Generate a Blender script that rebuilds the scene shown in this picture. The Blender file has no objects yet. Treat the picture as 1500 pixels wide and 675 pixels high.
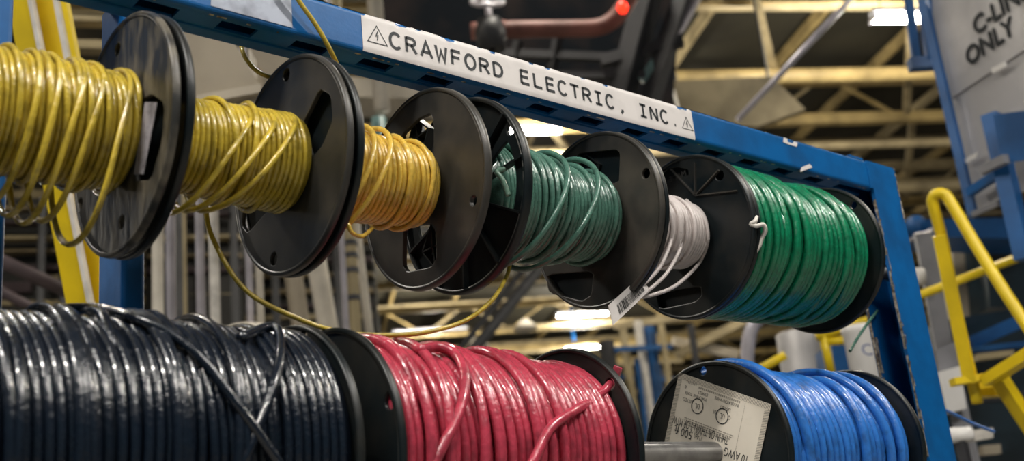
import bpy, bmesh, math, random
import numpy as np
from mathutils import Vector, Matrix

random.seed(7)
rng = np.random.default_rng(7)
S = bpy.context.scene
COL = S.collection
PI = math.pi

# ------------------------------------------------------------------ camera
F = 1620.1                       # focal length in pixels of a 1500 px wide frame
CZ = 0.9                         # camera height above the floor
YAW, PITCH, ROLL = math.radians(42.408), math.radians(17.169), math.radians(-5.929)
def cam_axes():
    cy, sy, cp, sp = math.cos(YAW), math.sin(YAW), math.cos(PITCH), math.sin(PITCH)
    fwd = np.array([sy*cp, cy*cp, sp]); right = np.array([cy, -sy, 0.]); up = np.cross(right, fwd)
    c, s = math.cos(ROLL), math.sin(ROLL)
    return c*right+s*up, -s*right+c*up, fwd
RT, UP, FW = cam_axes()
CAMP = np.array([0., 0., CZ])
cd = bpy.data.cameras.new('camera'); cam = bpy.data.objects.new('camera', cd); COL.objects.link(cam)
cam.matrix_world = Matrix(((RT[0], UP[0], -FW[0], 0), (RT[1], UP[1], -FW[1], 0), (RT[2], UP[2], -FW[2], CZ), (0, 0, 0, 1)))
cd.sensor_width = 36; cd.lens = F/1500*36; cd.clip_start = 0.02; cd.clip_end = 300
cd.dof.use_dof = True; cd.dof.focus_distance = 1.55; cd.dof.aperture_fstop = 4.2
S.camera = cam

# ------------------------------------------------------------------ world, exposure
W = bpy.data.worlds.new('hall_air'); S.world = W; W.use_nodes = True
bg = W.node_tree.nodes['Background']; bg.inputs[0].default_value = (0.40, 0.68, 0.82, 1); bg.inputs[1].default_value = 0.09
S.view_settings.view_transform = 'Standard'
try: S.view_settings.look = 'None'
except Exception: pass
S.view_settings.exposure = 0.0; S.view_settings.gamma = 1.0; S.view_settings.use_curve_mapping = False

# ------------------------------------------------------------------ rays: a pixel of the photograph to a point of the place
def ray(px, py): return RT*((px-750)/F) - UP*((py-337.5)/F) + FW
def atY(px, py, Y): r = ray(px, py); return CAMP + r*(Y/r[1])
def atX(px, py, X): r = ray(px, py); return CAMP + r*(X/r[0])
def atZ(px, py, Z): r = ray(px, py); return CAMP + r*((Z-CZ)/r[2])
def atd(px, py, d): return CAMP + ray(px, py)*d
def atP(px, py, p0, n):
    r = ray(px, py); return CAMP + r*(np.dot(p0-CAMP, n)/np.dot(r, n))
def on_cyl(px, py, Y, Z, r):
    d = ray(px, py); o = CAMP
    a = d[1]**2+d[2]**2; b = 2*(d[1]*(o[1]-Y)+d[2]*(o[2]-Z)); c = (o[1]-Y)**2+(o[2]-Z)**2-r*r
    D = b*b-4*a*c
    t = (-b-math.sqrt(D))/(2*a) if D > 0 else -b/(2*a)
    return o+d*t

# ------------------------------------------------------------------ materials
def srgb(r, g, b):
    f = lambda c: (c/255/12.92) if c/255 <= .04045 else ((c/255+.055)/1.055)**2.4
    return (f(r), f(g), f(b))
MATS = {}
def mat(name, col, rough=.5, metal=0, var=.0, vscale=8, bump=0, bscale=60, coat=0, emit=None, estr=0, stretch=None, dark=None, spec=.5, lo=.42, hi=.68):
    if name in MATS: return MATS[name]
    m = bpy.data.materials.new(name); m.use_nodes = True; nt = m.node_tree; b = nt.nodes['Principled BSDF']
    b.inputs['Base Color'].default_value = (*col, 1); b.inputs['Roughness'].default_value = rough
    b.inputs['Metallic'].default_value = metal; b.inputs['Coat Weight'].default_value = coat
    b.inputs['Coat Roughness'].default_value = .08; b.inputs['Specular IOR Level'].default_value = spec
    if emit:
        b.inputs['Emission Color'].default_value = (*emit, 1); b.inputs['Emission Strength'].default_value = estr
    tc = nt.nodes.new('ShaderNodeTexCoord'); mp = nt.nodes.new('ShaderNodeMapping')
    nt.links.new(tc.outputs['Object'], mp.inputs['Vector'])
    if stretch: mp.inputs['Scale'].default_value = stretch
    if var > 0:
        n = nt.nodes.new('ShaderNodeTexNoise'); n.inputs['Scale'].default_value = vscale; n.inputs['Detail'].default_value = 5
        nt.links.new(mp.outputs[0], n.inputs['Vector'])
        rp = nt.nodes.new('ShaderNodeValToRGB'); rp.color_ramp.elements[0].position = lo; rp.color_ramp.elements[1].position = hi
        dk = dark if dark else tuple(c*(1-var) for c in col)
        rp.color_ramp.elements[0].color = (*col, 1); rp.color_ramp.elements[1].color = (*dk, 1)
        nt.links.new(n.outputs['Fac'], rp.inputs[0]); nt.links.new(rp.outputs[0], b.inputs['Base Color'])
        mr = nt.nodes.new('ShaderNodeMapRange'); mr.inputs['To Min'].default_value = max(.05, rough-.1); mr.inputs['To Max'].default_value = min(1, rough+.15)
        nt.links.new(n.outputs['Fac'], mr.inputs['Value']); nt.links.new(mr.outputs[0], b.inputs['Roughness'])
    if bump > 0:
        n2 = nt.nodes.new('ShaderNodeTexNoise'); n2.inputs['Scale'].default_value = bscale; n2.inputs['Detail'].default_value = 3
        nt.links.new(mp.outputs[0], n2.inputs['Vector'])
        bp = nt.nodes.new('ShaderNodeBump'); bp.inputs['Strength'].default_value = bump; bp.inputs['Distance'].default_value = .002
        nt.links.new(n2.outputs['Fac'], bp.inputs['Height']); nt.links.new(bp.outputs[0], b.inputs['Normal'])
    MATS[name] = m; return m

M_BLUE = mat('blue_paint', (.001, .105, .33), .42, var=.3, vscale=14, bump=.08, bscale=220, spec=.3)
M_WORN = mat('worn_steel_edge', (.50, .45, .38), .5, .2, var=.75, vscale=90, dark=(.09, .065, .045), lo=.4, hi=.6)
M_STICK = mat('white_sticker', (.72, .68, .66), .42, var=.22, vscale=22, lo=.5, hi=.8)
M_INK = mat('black_ink', (.012, .016, .02), .55)
M_BLACKP = mat('black_plastic', (.005, .009, .011), .34, var=.6, vscale=18, spec=.4, dark=(.018, .018, .016), bump=.1, bscale=30)
M_SCUFF_GLINT = mat('scuffed_glint_black_plastic', (.03, .03, .028), .38, var=.6, vscale=14, dark=(.20, .175, .13), bump=.5, bscale=22, stretch=(1, 3, 1))  # scuffs, their pale tone raised to paint in reflected glints too
M_GREYP = mat('greyed_black_plastic', (.020, .021, .021), .34, var=.5, vscale=10, dark=(.07, .062, .050), bump=.1, bscale=30)
M_STEEL = mat('galvanised_pipe', (.34, .34, .35), .35, .8, var=.4, vscale=30)
M_PAPER = mat('paper_label', (.74, .68, .58), .7, var=.15, vscale=30, lo=.5, hi=.8)
M_INKB = mat('label_ink', (.03, .03, .03), .7)
M_GREYINK = mat('grey_fine_print', (.33, .30, .25), .7)
def wire_mat(n, col, rough=.26, coat=.5, var=.5): return mat(n, col, rough, var=var, vscale=60, bump=.5, bscale=170, coat=coat, lo=.48, hi=.75)
M_YEL = wire_mat('yellow_wire', (.57, .42, .045))
M_YEL2 = wire_mat('warm_yellow_wire', (.72, .48, .075))
M_DGRN = wire_mat('dull_green_wire', (.075, .185, .14))
M_WHT = wire_mat('white_wire', (.60, .54, .52), .4, .2, .2)
M_GRN = wire_mat('bright_green_wire', (.004, .20, .09))
M_BLK = wire_mat('black_wire', (.005, .009, .017), .22, .5, .1)
M_RED = wire_mat('red_wire', (.46, .046, .08))
M_BLU = wire_mat('blue_wire', (.028, .165, .54), .3, .3)
M_COPPER = mat('bare_copper', (.6, .3, .15), .3, 1)
M_TIE = mat('pale_string', (.7, .66, .6), .6)

# background
M_DECK = mat('roof_deck_paint', (.035, .032, .020), .7, var=.5, vscale=1.2)
M_OCHRE = mat('ochre_steel', (.44, .33, .14), .55, var=.5, vscale=2.5)
M_TAN = mat('tan_steel', (.44, .36, .21), .55, var=.4, vscale=3)
M_DARKST = mat('dark_steel', (.035, .036, .042), .5, var=.4, vscale=4)
M_RUST = mat('rust_red_pipe', (.26, .10, .08), .5, var=.4, vscale=5)
M_PURPLE = mat('brown_pipe', (.085, .06, .065), .45, var=.4, vscale=6)
M_BEIGE = mat('beige_duct', (.44, .38, .29), .5, var=.3, vscale=2.5)
M_PALE = mat('pale_pipe', (.76, .70, .60), .4, var=.25, vscale=6)
M_LILAC = mat('zinc_pipe', (.60, .57, .63), .3, .25, var=.3, vscale=8)
M_YPAINT = mat('yellow_paint', (.78, .56, .006), .42, var=.2, vscale=7)
M_WPAINT = mat('white_edge_paint', (.74, .70, .64), .5, var=.3, vscale=20)
M_GALV = mat('galvanised_sheet', (.44, .43, .44), .42, .2, var=.35, vscale=3.5, dark=(.66, .64, .64))
M_BLUE2 = mat('machine_blue_paint', (.01, .10, .31), .42, var=.4, vscale=5)
M_DARKM = mat('machine_dark_paint', (.012, .03, .045), .4, var=.5, vscale=5)
M_WPLAS = mat('white_plastic', (.74, .72, .70), .4, var=.1, vscale=5)
M_GREYM = mat('grey_machine_paint', (.24, .24, .26), .5, var=.3, vscale=6)
M_FLOOR = mat('concrete', (.20, .19, .17), .6, var=.4, vscale=1.5)
M_WALL = mat('far_wall_paint', (.30, .26, .18), .7, var=.4, vscale=.7)
M_TUBE = mat('lamp_tube', (1, 1, 1), .4, emit=(1, .97, .9), estr=30)
M_REDL = mat('red_pilot_lens', (.8, .02, .01), .3, emit=(1, .03, .01), estr=2.5)
M_TEAL = mat('teal_sheet', (.17, .30, .30), .4, var=.3, vscale=5)

# ------------------------------------------------------------------ mesh helpers (all shapes in world coordinates)
def root_loc(p):
    l = Vector((0, 0, 0))
    while p is not None: l += p.location; p = p.parent
    return l
def obj(name, verts, faces, m, parent=None, smooth=False):
    off = np.array(root_loc(parent))
    V = np.asarray(verts, float)
    own = np.zeros(3)
    if parent is None: own = np.array([V[:, 0].mean(), V[:, 1].mean(), V[:, 2].min()])
    me = bpy.data.meshes.new(name); me.from_pydata((V-off-own).tolist(), [], [list(map(int, f)) for f in faces])
    me.materials.append(m)
    if smooth: me.polygons.foreach_set('use_smooth', [True]*len(me.polygons))
    me.update()
    o = bpy.data.objects.new(name, me); COL.objects.link(o)
    o.location = Vector(own.tolist())
    if parent is not None: o.parent = parent; o.location = (0, 0, 0)
    return o
def thing(name, loc, label, cat, group=None):
    o = bpy.data.objects.new(name, None); o.empty_display_size = .05; COL.objects.link(o)
    o.location = Vector([float(c) for c in loc]); tag(o, label, cat, group); return o
def tag(o, label, cat, group=None):
    o['label'] = label; o['category'] = cat
    if group: o['group'] = group
    return o
def struct(o): o['kind'] = 'structure'; return o
class G:
    def __init__(s): s.v = []; s.f = []; s.n = 0
    def add(s, v, f):
        v = np.asarray(v, float); s.v.append(v); s.f += [[i+s.n for i in q] for q in f]; s.n += len(v); return s
    def put(s, name, m, parent=None, smooth=False): return obj(name, np.vstack(s.v), s.f, m, parent, smooth)
BOXF = [(0, 3, 2, 1), (4, 5, 6, 7), (0, 1, 5, 4), (1, 2, 6, 5), (2, 3, 7, 6), (3, 0, 4, 7)]
def box(a, b):
    x0, y0, z0 = a; x1, y1, z1 = b
    return [(x0, y0, z0), (x1, y0, z0), (x1, y1, z0), (x0, y1, z0), (x0, y0, z1), (x1, y0, z1), (x1, y1, z1), (x0, y1, z1)], BOXF
def nrm(v): return v/np.linalg.norm(v)
def bar(p, q, w, h, up=(0, 0, 1)):
    p = np.array(p, float); q = np.array(q, float); t = nrm(q-p); up = np.array(up, float)
    if abs(np.dot(t, up)) > .98: up = np.array([1., 0, 0])
    s = nrm(np.cross(t, up)); u = np.cross(s, t)
    c = [-s*w/2-u*h/2, s*w/2-u*h/2, s*w/2+u*h/2, -s*w/2+u*h/2]
    return [p+k for k in c]+[q+k for k in c], [(0, 1, 2, 3), (7, 6, 5, 4), (0, 4, 5, 1), (1, 5, 6, 2), (2, 6, 7, 3), (3, 7, 4, 0)]
def tube(path, r, sides=8, ref=None, caps=True):
    P = np.asarray(path, float); n = len(P)
    T = np.gradient(P, axis=0); T /= np.linalg.norm(T, axis=1)[:, None]+1e-12
    if ref is None:
        N = np.zeros_like(P); a = np.array([0, 0, 1.]) if abs(T[0, 2]) < .9 else np.array([1., 0, 0])
        for i in range(n):
            a = a-np.dot(a, T[i])*T[i]; a = nrm(a); N[i] = a
    else:
        N = np.asarray(ref, float); N = N-(N*T).sum(1)[:, None]*T; N /= np.linalg.norm(N, axis=1)[:, None]+1e-12
    B = np.cross(T, N); an = np.linspace(0, 2*PI, sides, endpoint=False)
    rr = np.broadcast_to(np.asarray(r, float), (n,))
    V = (P[:, None, :]+rr[:, None, None]*(np.cos(an)[None, :, None]*N[:, None, :]+np.sin(an)[None, :, None]*B[:, None, :])).reshape(-1, 3)
    i = np.arange(n-1)[:, None]*sides; j = np.arange(sides)[None, :]; k = (np.arange(sides)+1) % sides
    Fq = np.stack([i+j, i+k[None, :], i+sides+k[None, :], i+sides+j], -1).reshape(-1, 4).tolist()
    if caps: Fq += [list(range(sides))[::-1], list(range((n-1)*sides, n*sides))]
    return V, Fq
def spline(pts, n=12):
    P = [np.array(p, float) for p in pts]; P = [2*P[0]-P[1]]+P+[2*P[-1]-P[-2]]; out = []
    for i in range(1, len(P)-2):
        a, b, c, d = P[i-1:i+3]
        for t in np.linspace(0, 1, n, endpoint=False):
            out.append(.5*((2*b)+(-a+c)*t+(2*a-5*b+4*c-d)*t*t+(-a+3*b-3*c+d)*t**3))
    out.append(P[-2]); return np.array(out)
def lathe(prof, org, n=48, axis='X', closed=False):
    """prof: (axial, radius) pairs turned about an axis through org"""
    an = np.linspace(0, 2*PI, n, endpoint=False); V = []; Fq = []
    o = np.array(org, float)
    for a, r in prof:
        for t in an:
            if axis == 'X': V.append(o+np.array([a, r*math.cos(t), r*math.sin(t)]))
            elif axis == 'Z': V.append(o+np.array([r*math.cos(t), r*math.sin(t), a]))
    m = len(prof)
    for i in range(m if closed else m-1):
        for j in range(n):
            k = (j+1) % n; i2 = (i+1) % m
            Fq.append([i*n+j, i*n+k, i2*n+k, i2*n+j])
    return V, Fq
def plate(poly, nvec, th):
    """a flat polygon (world points) given thickness along nvec"""
    P = [np.array(p, float) for p in poly]; nv = np.array(nvec, float)*th; n = len(P)
    return P+[p+nv for p in P], [list(range(n))[::-1], list(range(n, 2*n))]+[[i, (i+1) % n, n+(i+1) % n, n+i] for i in range(n)]
def curve_mesh(splines, thick, bevel):
    """flat outline with holes, as vertex and face lists in its own plane"""
    c = bpy.data.curves.new('tmp', 'CURVE'); c.dimensions = '2D'; c.fill_mode = 'BOTH'
    c.extrude = max(thick/2-bevel, 1e-5); c.bevel_depth = bevel; c.bevel_resolution = 1; c.offset = -bevel
    for sp in splines:
        s = c.splines.new('POLY'); s.points.add(len(sp)-1); s.use_cyclic_u = True
        for p, q in zip(s.points, sp): p.co = (q[0], q[1], 0, 1)
    o = bpy.data.objects.new('tmp', c); me = bpy.data.meshes.new_from_object(o)
    V = np.array([v.co[:] for v in me.vertices]); Fq = [list(p.vertices) for p in me.polygons]
    bpy.data.objects.remove(o); bpy.data.curves.remove(c); bpy.data.meshes.remove(me)
    return V, Fq
def text_mesh(s, size, align='CENTER'):
    c = bpy.data.curves.new('tmp', 'FONT'); c.body = s; c.size = size; c.align_x = align; c.resolution_u = 3; c.extrude = .0
    o = bpy.data.objects.new('tmp', c); me = bpy.data.meshes.new_from_object(o)
    V = np.array([v.co[:] for v in me.vertices]); Fq = [list(p.vertices) for p in me.polygons]
    bpy.data.objects.remove(o); bpy.data.curves.remove(c); bpy.data.meshes.remove(me)
    return V, Fq
def circ2(r, n=64, c=(0, 0)): return [(c[0]+r*math.cos(t), c[1]+r*math.sin(t)) for t in np.linspace(0, 2*PI, n, endpoint=False)]

# building axes: U along the roof beams, V into the hall
U = np.array([.857, -.515, 0.]); V_ = np.array([.515, .857, 0.]); ZU = np.array([0, 0, 1.])
def uv(u, v, z): return U*u+V_*v+np.array([0, 0, z])

# ================================================================== the hall
ROOF = CZ+6.4
def slab(name, u0, u1, v0, v1, z0, z1, m):
    c = [uv(u0, v0, z0), uv(u1, v0, z0), uv(u1, v1, z0), uv(u0, v1, z0), uv(u0, v0, z1), uv(u1, v0, z1), uv(u1, v1, z1), uv(u0, v1, z1)]
    return struct(obj(name, c, BOXF, m))
slab('floor', -30, 45, -12, 46, -.1, 0, M_FLOOR)
ceil = slab('ceiling', -30, 45, -12, 46, ROOF, ROOF+.1, M_DECK)
wb = slab('wall_back', -30, 45, 45, 45.3, 0, ROOF, M_WALL)
slab('wall_right', 44.7, 45, -12, 45, 0, ROOF, M_WALL)
slab('wall_left', -30, -29.7, -12, 45, 0, ROOF, M_WALL)

_O = 'first second third fourth fifth sixth seventh eighth ninth tenth eleventh twelfth thirteenth fourteenth fifteenth sixteenth seventeenth eighteenth nineteenth twentieth'.split()
ORD = _O+['twenty-'+w for w in _O[:9]]+['thirtieth']+['thirty-'+w for w in _O[:9]]
# roof joists running into the hall, beneath the deck
k = 0
for u in np.arange(-13, 33, 1.5):
    g = G().add(*bar(uv(u, 5, ROOF-.13), uv(u, 44, ROOF-.13), .06, .15))
    o = g.put('roof_joist', M_OCHRE if k % 3 else M_TAN)
    tag(o, 'ochre roof joist running away under the dark deck, %s from the left' % ORD[k], 'joist', 'roof joists'); k += 1
# trusses across the hall
TRV = [9.3, 12.9, 16.6, 20.5, 25, 30, 36]
for i, v in enumerate(TRV):
    u0, u1 = -.45*v-2, .95*v+3
    zb, zt = CZ+5.45, ROOF-.3
    t = thing('roof_truss', uv(0, v, zb), 'ochre steel roof truss, number %s counted from the nearest' % ['one', 'two', 'three', 'four', 'five', 'six', 'seven'][i], 'truss', 'roof trusses')
    G().add(*bar(uv(u0, v, zb), uv(u1, v, zb), .13, .14)).put('bottom_chord', M_OCHRE, t)
    G().add(*bar(uv(u0, v, zt), uv(u1, v, zt), .14, .15)).put('top_chord', M_TAN, t)
    n = 0
    for u in np.arange(u0, u1-1, 1.0):
        a = uv(u, v, zb) if n % 2 == 0 else uv(u, v, zt); b = uv(u+1, v, zt) if n % 2 == 0 else uv(u+1, v, zb)
        G().add(*bar(a, b, .045, .045)).put('web_member', M_TAN if n % 3 else M_OCHRE, t); n += 1
# level bracing between trusses
for (v0, v1, us) in ((9.3, 12.9, (2.5, 4.6, 6.4, 8.1)), (12.9, 16.6, (3.2, 5.5, 8.4, 10.8)), (16.6, 20.5, (2, 6, 10, 14))):
    for bi, u in enumerate(us):
        o = G().add(*bar(uv(u, v0, CZ+5.5), uv(u+1.9, v1, CZ+5.5), .09, .07)).put('wind_brace', M_TAN)
        tag(o, 'tan level diagonal brace, %s from the left, behind the %s roof truss' % (ORD[bi], {9.3: 'first', 12.9: 'second', 16.6: 'third'}[v0]), 'brace', 'roof wind braces')
def pipe(name, p, q, r, m, label, cat='pipe', group=None, sides=16):
    P = np.linspace(np.array(p, float), np.array(q, float), 2)
    o = G().add(*tube(P, r, sides)).put(name, m, None, True); return tag(o, label, cat, group)
pipe('service_pipe', uv(-3, 11.3, CZ+5.35), uv(14, 11.3, CZ+5.35), .09, M_OCHRE, 'long ochre service pipe crossing under the roof behind the beam')
pipe('service_pipe', uv(-3, 15.2, CZ+5.25), uv(18, 15.2, CZ+5.25), .12, M_TAN, 'thick tan service pipe crossing under the roof, lower in the picture')
pipe('service_pipe', uv(-3, 13.25, CZ+5.2), uv(18, 13.25, CZ+5.2), .06, M_TAN, 'slender tan conduit slung just beneath the second roof truss')

for j, (v, z, r) in enumerate(((8.3, 5.6, .035), (8.9, 5.75, .05), (10.0, 5.6, .03), (10.6, 5.9, .06), (11.9, 5.5, .03), (14.1, 5.6, .05), (14.6, 5.8, .03), (17.6, 5.5, .06), (18.4, 5.3, .04), (19.3, 5.6, .05), (22.3, 5.4, .07), (23.2, 5.1, .05), (26.5, 5.3, .08), (28, 5.5, .06))):
    pipe('roof_conduit', uv(-.4*v-2, v, CZ+z), uv(.9*v+3, v, CZ+z), r, M_TAN if j % 2 else M_OCHRE, 'slim %s conduit strung level under the roof, %s nearest of the slim conduits' % ('tan' if j % 2 else 'ochre', ORD[j]), 'conduit', 'roof conduits', 10)
# fluorescent fittings: housing, reflector and tubes
def fitting(c, L, label, power, axis=U, tubes=2, drop=None, wid=.16, up=False):
    c = np.array(c, float); t = thing('fluorescent_light', c, label, 'light', 'fluorescent lights')
    s = nrm(np.cross(axis, ZU))
    G().add(*bar(c-axis*L/2+ZU*.075, c+axis*L/2+ZU*.06, wid*.6, .05)).put('housing', M_GREYM, t)
    for j in range(tubes):
        o = s*(j-(tubes-1)/2)*.07
        P = np.linspace(c-axis*(L/2-.02)+o, c+axis*(L/2-.02)+o, 2)
        G().add(*tube(P, .021, 10)).put('lamp_tube', M_TUBE, t, True)
    for e in (-1, 1): G().add(*bar(c+axis*e*(L/2-.01)+ZU*.0, c+axis*e*(L/2+.01)+ZU*.0, wid*.7, .07)).put('end_cap', M_GREYM, t)
    top = drop if drop else ROOF
    for e in (-.35, .35): G().add(*bar(c+axis*e*L+ZU*.1, np.array([*(c+axis*e*L)[:2], top]), .012, .012)).put('hanger', M_DARKST, t)
    if power and up:
        ld = bpy.data.lights.new('tube_glow', 'POINT'); ld.shadow_soft_size = .22; ld.energy = power; ld.color = (1, .92, .78)
        lo = bpy.data.objects.new('tube_glow', ld); COL.objects.link(lo); lo.parent = t; lo.location = (0, 0, -.3)
    elif power:
        ld = bpy.data.lights.new('tube_glow', 'AREA'); ld.shape = 'RECTANGLE'; ld.size = L; ld.size_y = .12; ld.energy = power; ld.color = (1, .95, .88)
        lo = bpy.data.objects.new('tube_glow', ld); COL.objects.link(lo); lo.parent = t
        rz = math.atan2(axis[1], axis[0]); lo.location = (0, 0, -.03); lo.rotation_euler = (0, 0, rz)
    return t
fitting(atZ(782, 192, CZ+5.2), .68, 'glaring fluorescent tube just right of the dull green reel, under the sign', 320, up=True)
fitting(atZ(853, 461, CZ+5.2), 1.15, 'fluorescent tube low behind the barcode tag', 400, up=True)
fitting(atZ(630, 486, CZ+5.2), 1.65, 'fluorescent tube behind the sagging yellow wire above the red reel', 400, up=True)
fitting(atZ(858, 509, CZ+5.2), 1.1, 'small far fluorescent tube just over the red reel flange', 400, up=True)
fitting(atZ(1326, 26, CZ+5.2), .75, 'bright fluorescent tube at top right behind the blue hanging posts', 320, tubes=3, wid=.2, up=True)
# fittings over and behind the photographer
for (u, v, z, pw, w) in ((-1.3, -.5, 3.3, 120, 'over the near end of the aisle, beside the rack'), (1.4, -1.3, 3.5, 75, 'over the aisle behind the photographer'), (-2.6, 2.6, 3.6, 60, 'above the left end of the rack'), (2.6, .4, 3.3, 90, 'above the right end of the rack')):
    fitting(uv(u, v, CZ+z-.3), 1.5, 'fluorescent tube '+w+', outside the picture', pw)
for (u, v, w) in ((-2.6, 4.2, 'over the left bay'), (1.5, 5.2, 'over the middle bay'), (6.5, 4.6, 'over the right bay'), (-8.5, 13, 'beyond the left bay'), (16, 12, 'beyond the right bay'), (22, 20, 'far off to the right'), (-10, 22, 'far off to the left')):  # extra fittings added out of view to brighten roof steel and bays
    fitting(uv(u, v, CZ+5.1), 1.5, 'added unseen fluorescent tube high '+w+', outside the picture', 380 if 'over the right' in w else 200, up=True)

# ================================================================== the rack
YC, ZC, ZK = 1.0901, CZ+.4949, CZ+.1455
YB, ZB, ZT = 1.0651, CZ+.6573, CZ+.7192
XP0, XP1 = 1.9566, 2.0548
RACK = thing('wire_rack', (1.0, 1.1, 0), 'blue painted steel rack carrying two rows of wire reels', 'rack')
def rrect_profile(y0, y1, z0, z1, r, n=5):
    out = []
    for cy, cz, a0 in ((y0+r, z0+r, PI), (y1-r, z0+r, 1.5*PI), (y1-r, z1-r, 0), (y0+r, z1-r, .5*PI)):
        for t in np.linspace(a0, a0+PI/2, n): out.append((cy+r*math.cos(t), cz+r*math.sin(t)))
    return out
# top beam: front, top and back walls, bottom face punched with slots every 0.1 m
BX0, BX1, BYB, RC = -.36, XP0, 1.130, .008
g = G()
prof = [(1.0735, ZB), ]  # the C-shaped section, outside then inside
outer = []
for cy, cz, a0, a1 in ((YB+RC, ZB+RC, 1.5*PI, PI), (YB+RC, ZT-RC, PI, .5*PI), (BYB-RC, ZT-RC, .5*PI, 0), (BYB-RC, ZB+RC, 0, -.5*PI)):
    for t in np.linspace(a0, a1, 6): outer.append((cy+RC*math.cos(t), cz+RC*math.sin(t)))
TH = .004
inner = [(min(max(y, YB+TH), BYB-TH), min(max(z, ZB+TH), ZT-TH)) for y, z in outer][::-1]
ring = outer+inner; n = len(ring)
g.add([(BX0, y, z) for y, z in ring]+[(BX1, y, z) for y, z in ring],
      [[i, (i+1) % n, n+(i+1) % n, n+i] for i in range(n)]+[list(range(n)), list(range(n, 2*n))[::-1]])
beam = g.put('top_beam', M_BLUE, RACK)
g = G()   # bottom face, pierced
ya, yb, yc, yd = YB+RC, 1.0765, 1.0985, BYB-RC
g.add(*box((BX0, ya, ZB), (BX1, yb, ZB+TH))); g.add(*box((BX0, yc, ZB), (BX1, yd, ZB+TH)))
x = .055-.4
while x < BX1-.1:
    g.add(*box((x-.052, yb, ZB), (x, yc, ZB+TH))); x += .1
g.put('slotted_underside', M_BLUE, RACK)
P = np.array([(x, 1.1035, ZB-.0005) for x in np.linspace(BX0, XP0, 30)]); G().add(*tube(P, .0018, 6)).put('weld_seam', M_BLUE, RACK, True)
# right post: a channel open to the left, with its web on the right
PY0, PY1 = YB, 1.135
g = G()
g.add(*box((XP0, PY0, 0.03), (XP1, PY0+.007, ZT))); g.add(*box((XP0, PY1-.007, 0.03), (XP1, PY1, ZT))); g.add(*box((XP1-.007, PY0+.007, 0.03), (XP1, PY1-.007, ZT)))
g.add(*box((XP0, PY0+.007, ZT-.006), (XP1-.007, PY1-.007, ZT)))
g.put('post', M_BLUE, RACK)
g = G().add(*box((XP0-.012, PY0-.0015, ZB+.002), (XP0-.004, PY0+.004, ZT-.002))); g.put('corner_weld', M_BLUE, RACK)
# left end post (outside the frame) and base
g = G().add(*box((BX0, PY0, .03), (BX0+.06, PY1, ZB))); g.put('post', M_BLUE, RACK)
g = G().add(*box((BX0, .98, 0), (BX0+.07, 1.42, .03))); g.put('foot', M_BLUE, RACK)
g = G().add(*box((XP0, .98, 0), (XP1, 1.42, .03))); g.put('foot', M_BLUE, RACK)
# rear posts with a rounded section
RY = 1.245
def rear_post(xa, xb, ztop):
    pr = rrect_profile(xa, xb, RY, RY+.078, .006)
    n = len(pr); V = [(a, b, 0) for a, b in pr]+[(a, b, ztop) for a, b in pr]
    return V, [[i, (i+1) % n, n+(i+1) % n, n+i] for i in range(n)]+[list(range(n))[::-1], list(range(n, 2*n))]
kx = RY/1.14
for xa, xb in ((.505, .5335), (.300, .3715)):
    G().add(*rear_post(xa, xb, CZ+.765)).put('rear_post', M_BLUE, RACK)
G().add(*box((BX0, RY, CZ+.765), (XP1, RY+.055, CZ+.81))).put('rear_beam', M_BLUE, RACK)
for xa in (BX0, XP1-.05): G().add(*box((xa, BYB, CZ+.70), (xa+.05, RY+.055, CZ+.765))).put('cross_tie', M_BLUE, RACK)

# worn paint edges, laid on as ragged strips of bare metal
def ragged(x0, x1, f, wmin, wmax, step=.004, gap=.25, name='bare_edge'):
    """f(s, t): point at distance s along the edge and t down from it"""
    g = G(); s = x0
    w = wmin
    while s < x1:
        e = min(s+step*random.uniform(.6, 2.5), x1)
        if random.random() > gap:
            w2 = random.uniform(wmin, wmax)
            g.add([f(s, 0), f(e, 0), f(e, w2), f(s, w)], [(0, 1, 2, 3)]); w = w2
        s = e
    o = g.put(name, M_WORN, RACK); o['kind'] = 'stuff'; return o
ragged(.2, XP0-.02, lambda s, t: (s, YB+RC-math.sqrt(max(0, RC*RC-(RC-t)**2))-.0006 if t < RC else YB-.0006, ZT-t+.0006) if t > 0 else (s, YB+RC, ZT+.0007), .0012, .0042, gap=.08)
ragged(.3, XP0, lambda s, t: (s, YB+RC*.45-t*.3, ZB+.0006+RC*.1-.0015) if t > 0 else (s, YB+RC*.7, ZB-.0006), .001, .002, gap=.8)
ragged(.1, ZB-.02, lambda s, t: (XP0+t, PY0-.0006, s), .0003, .0045, step=.011, gap=.62)
ragged(.1, ZB-.02, lambda s, t: (XP0-.0006, PY0+t, s), .003, .007, step=.02, gap=.25)
ragged(.1, ZB-.03, lambda s, t: (XP0-.0006, PY1-.007+t, s), .005, .007, step=.02, gap=.12)
ragged(.1, ZB-.03, lambda s, t: (XP0+t, PY1-.0076, s), .002, .012, step=.01, gap=.6)
ragged(CZ+.60, ZT, lambda s, t: (XP1+.0006-t, PY0-.0008, s), .001, .006, step=.005, gap=.3)
# small torn stickers left on the beam
def patch(pts, name='torn_sticker'):
    P = [np.array(atY(x, y, YB-.0006)) for x, y in pts]; V, Fq = plate(P, (0, -1, 0), .0004)
    G().add(V, Fq).put(name, M_STICK, RACK)
patch([(1172, 252), (1174, 245), (1186, 240), (1190, 245)])
patch([(1147, 208), (1148, 201), (1153, 203), (1154, 208), (1161, 210), (1163, 207), (1168, 209), (1167, 215), (1160, 213), (1151, 210)])

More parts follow.
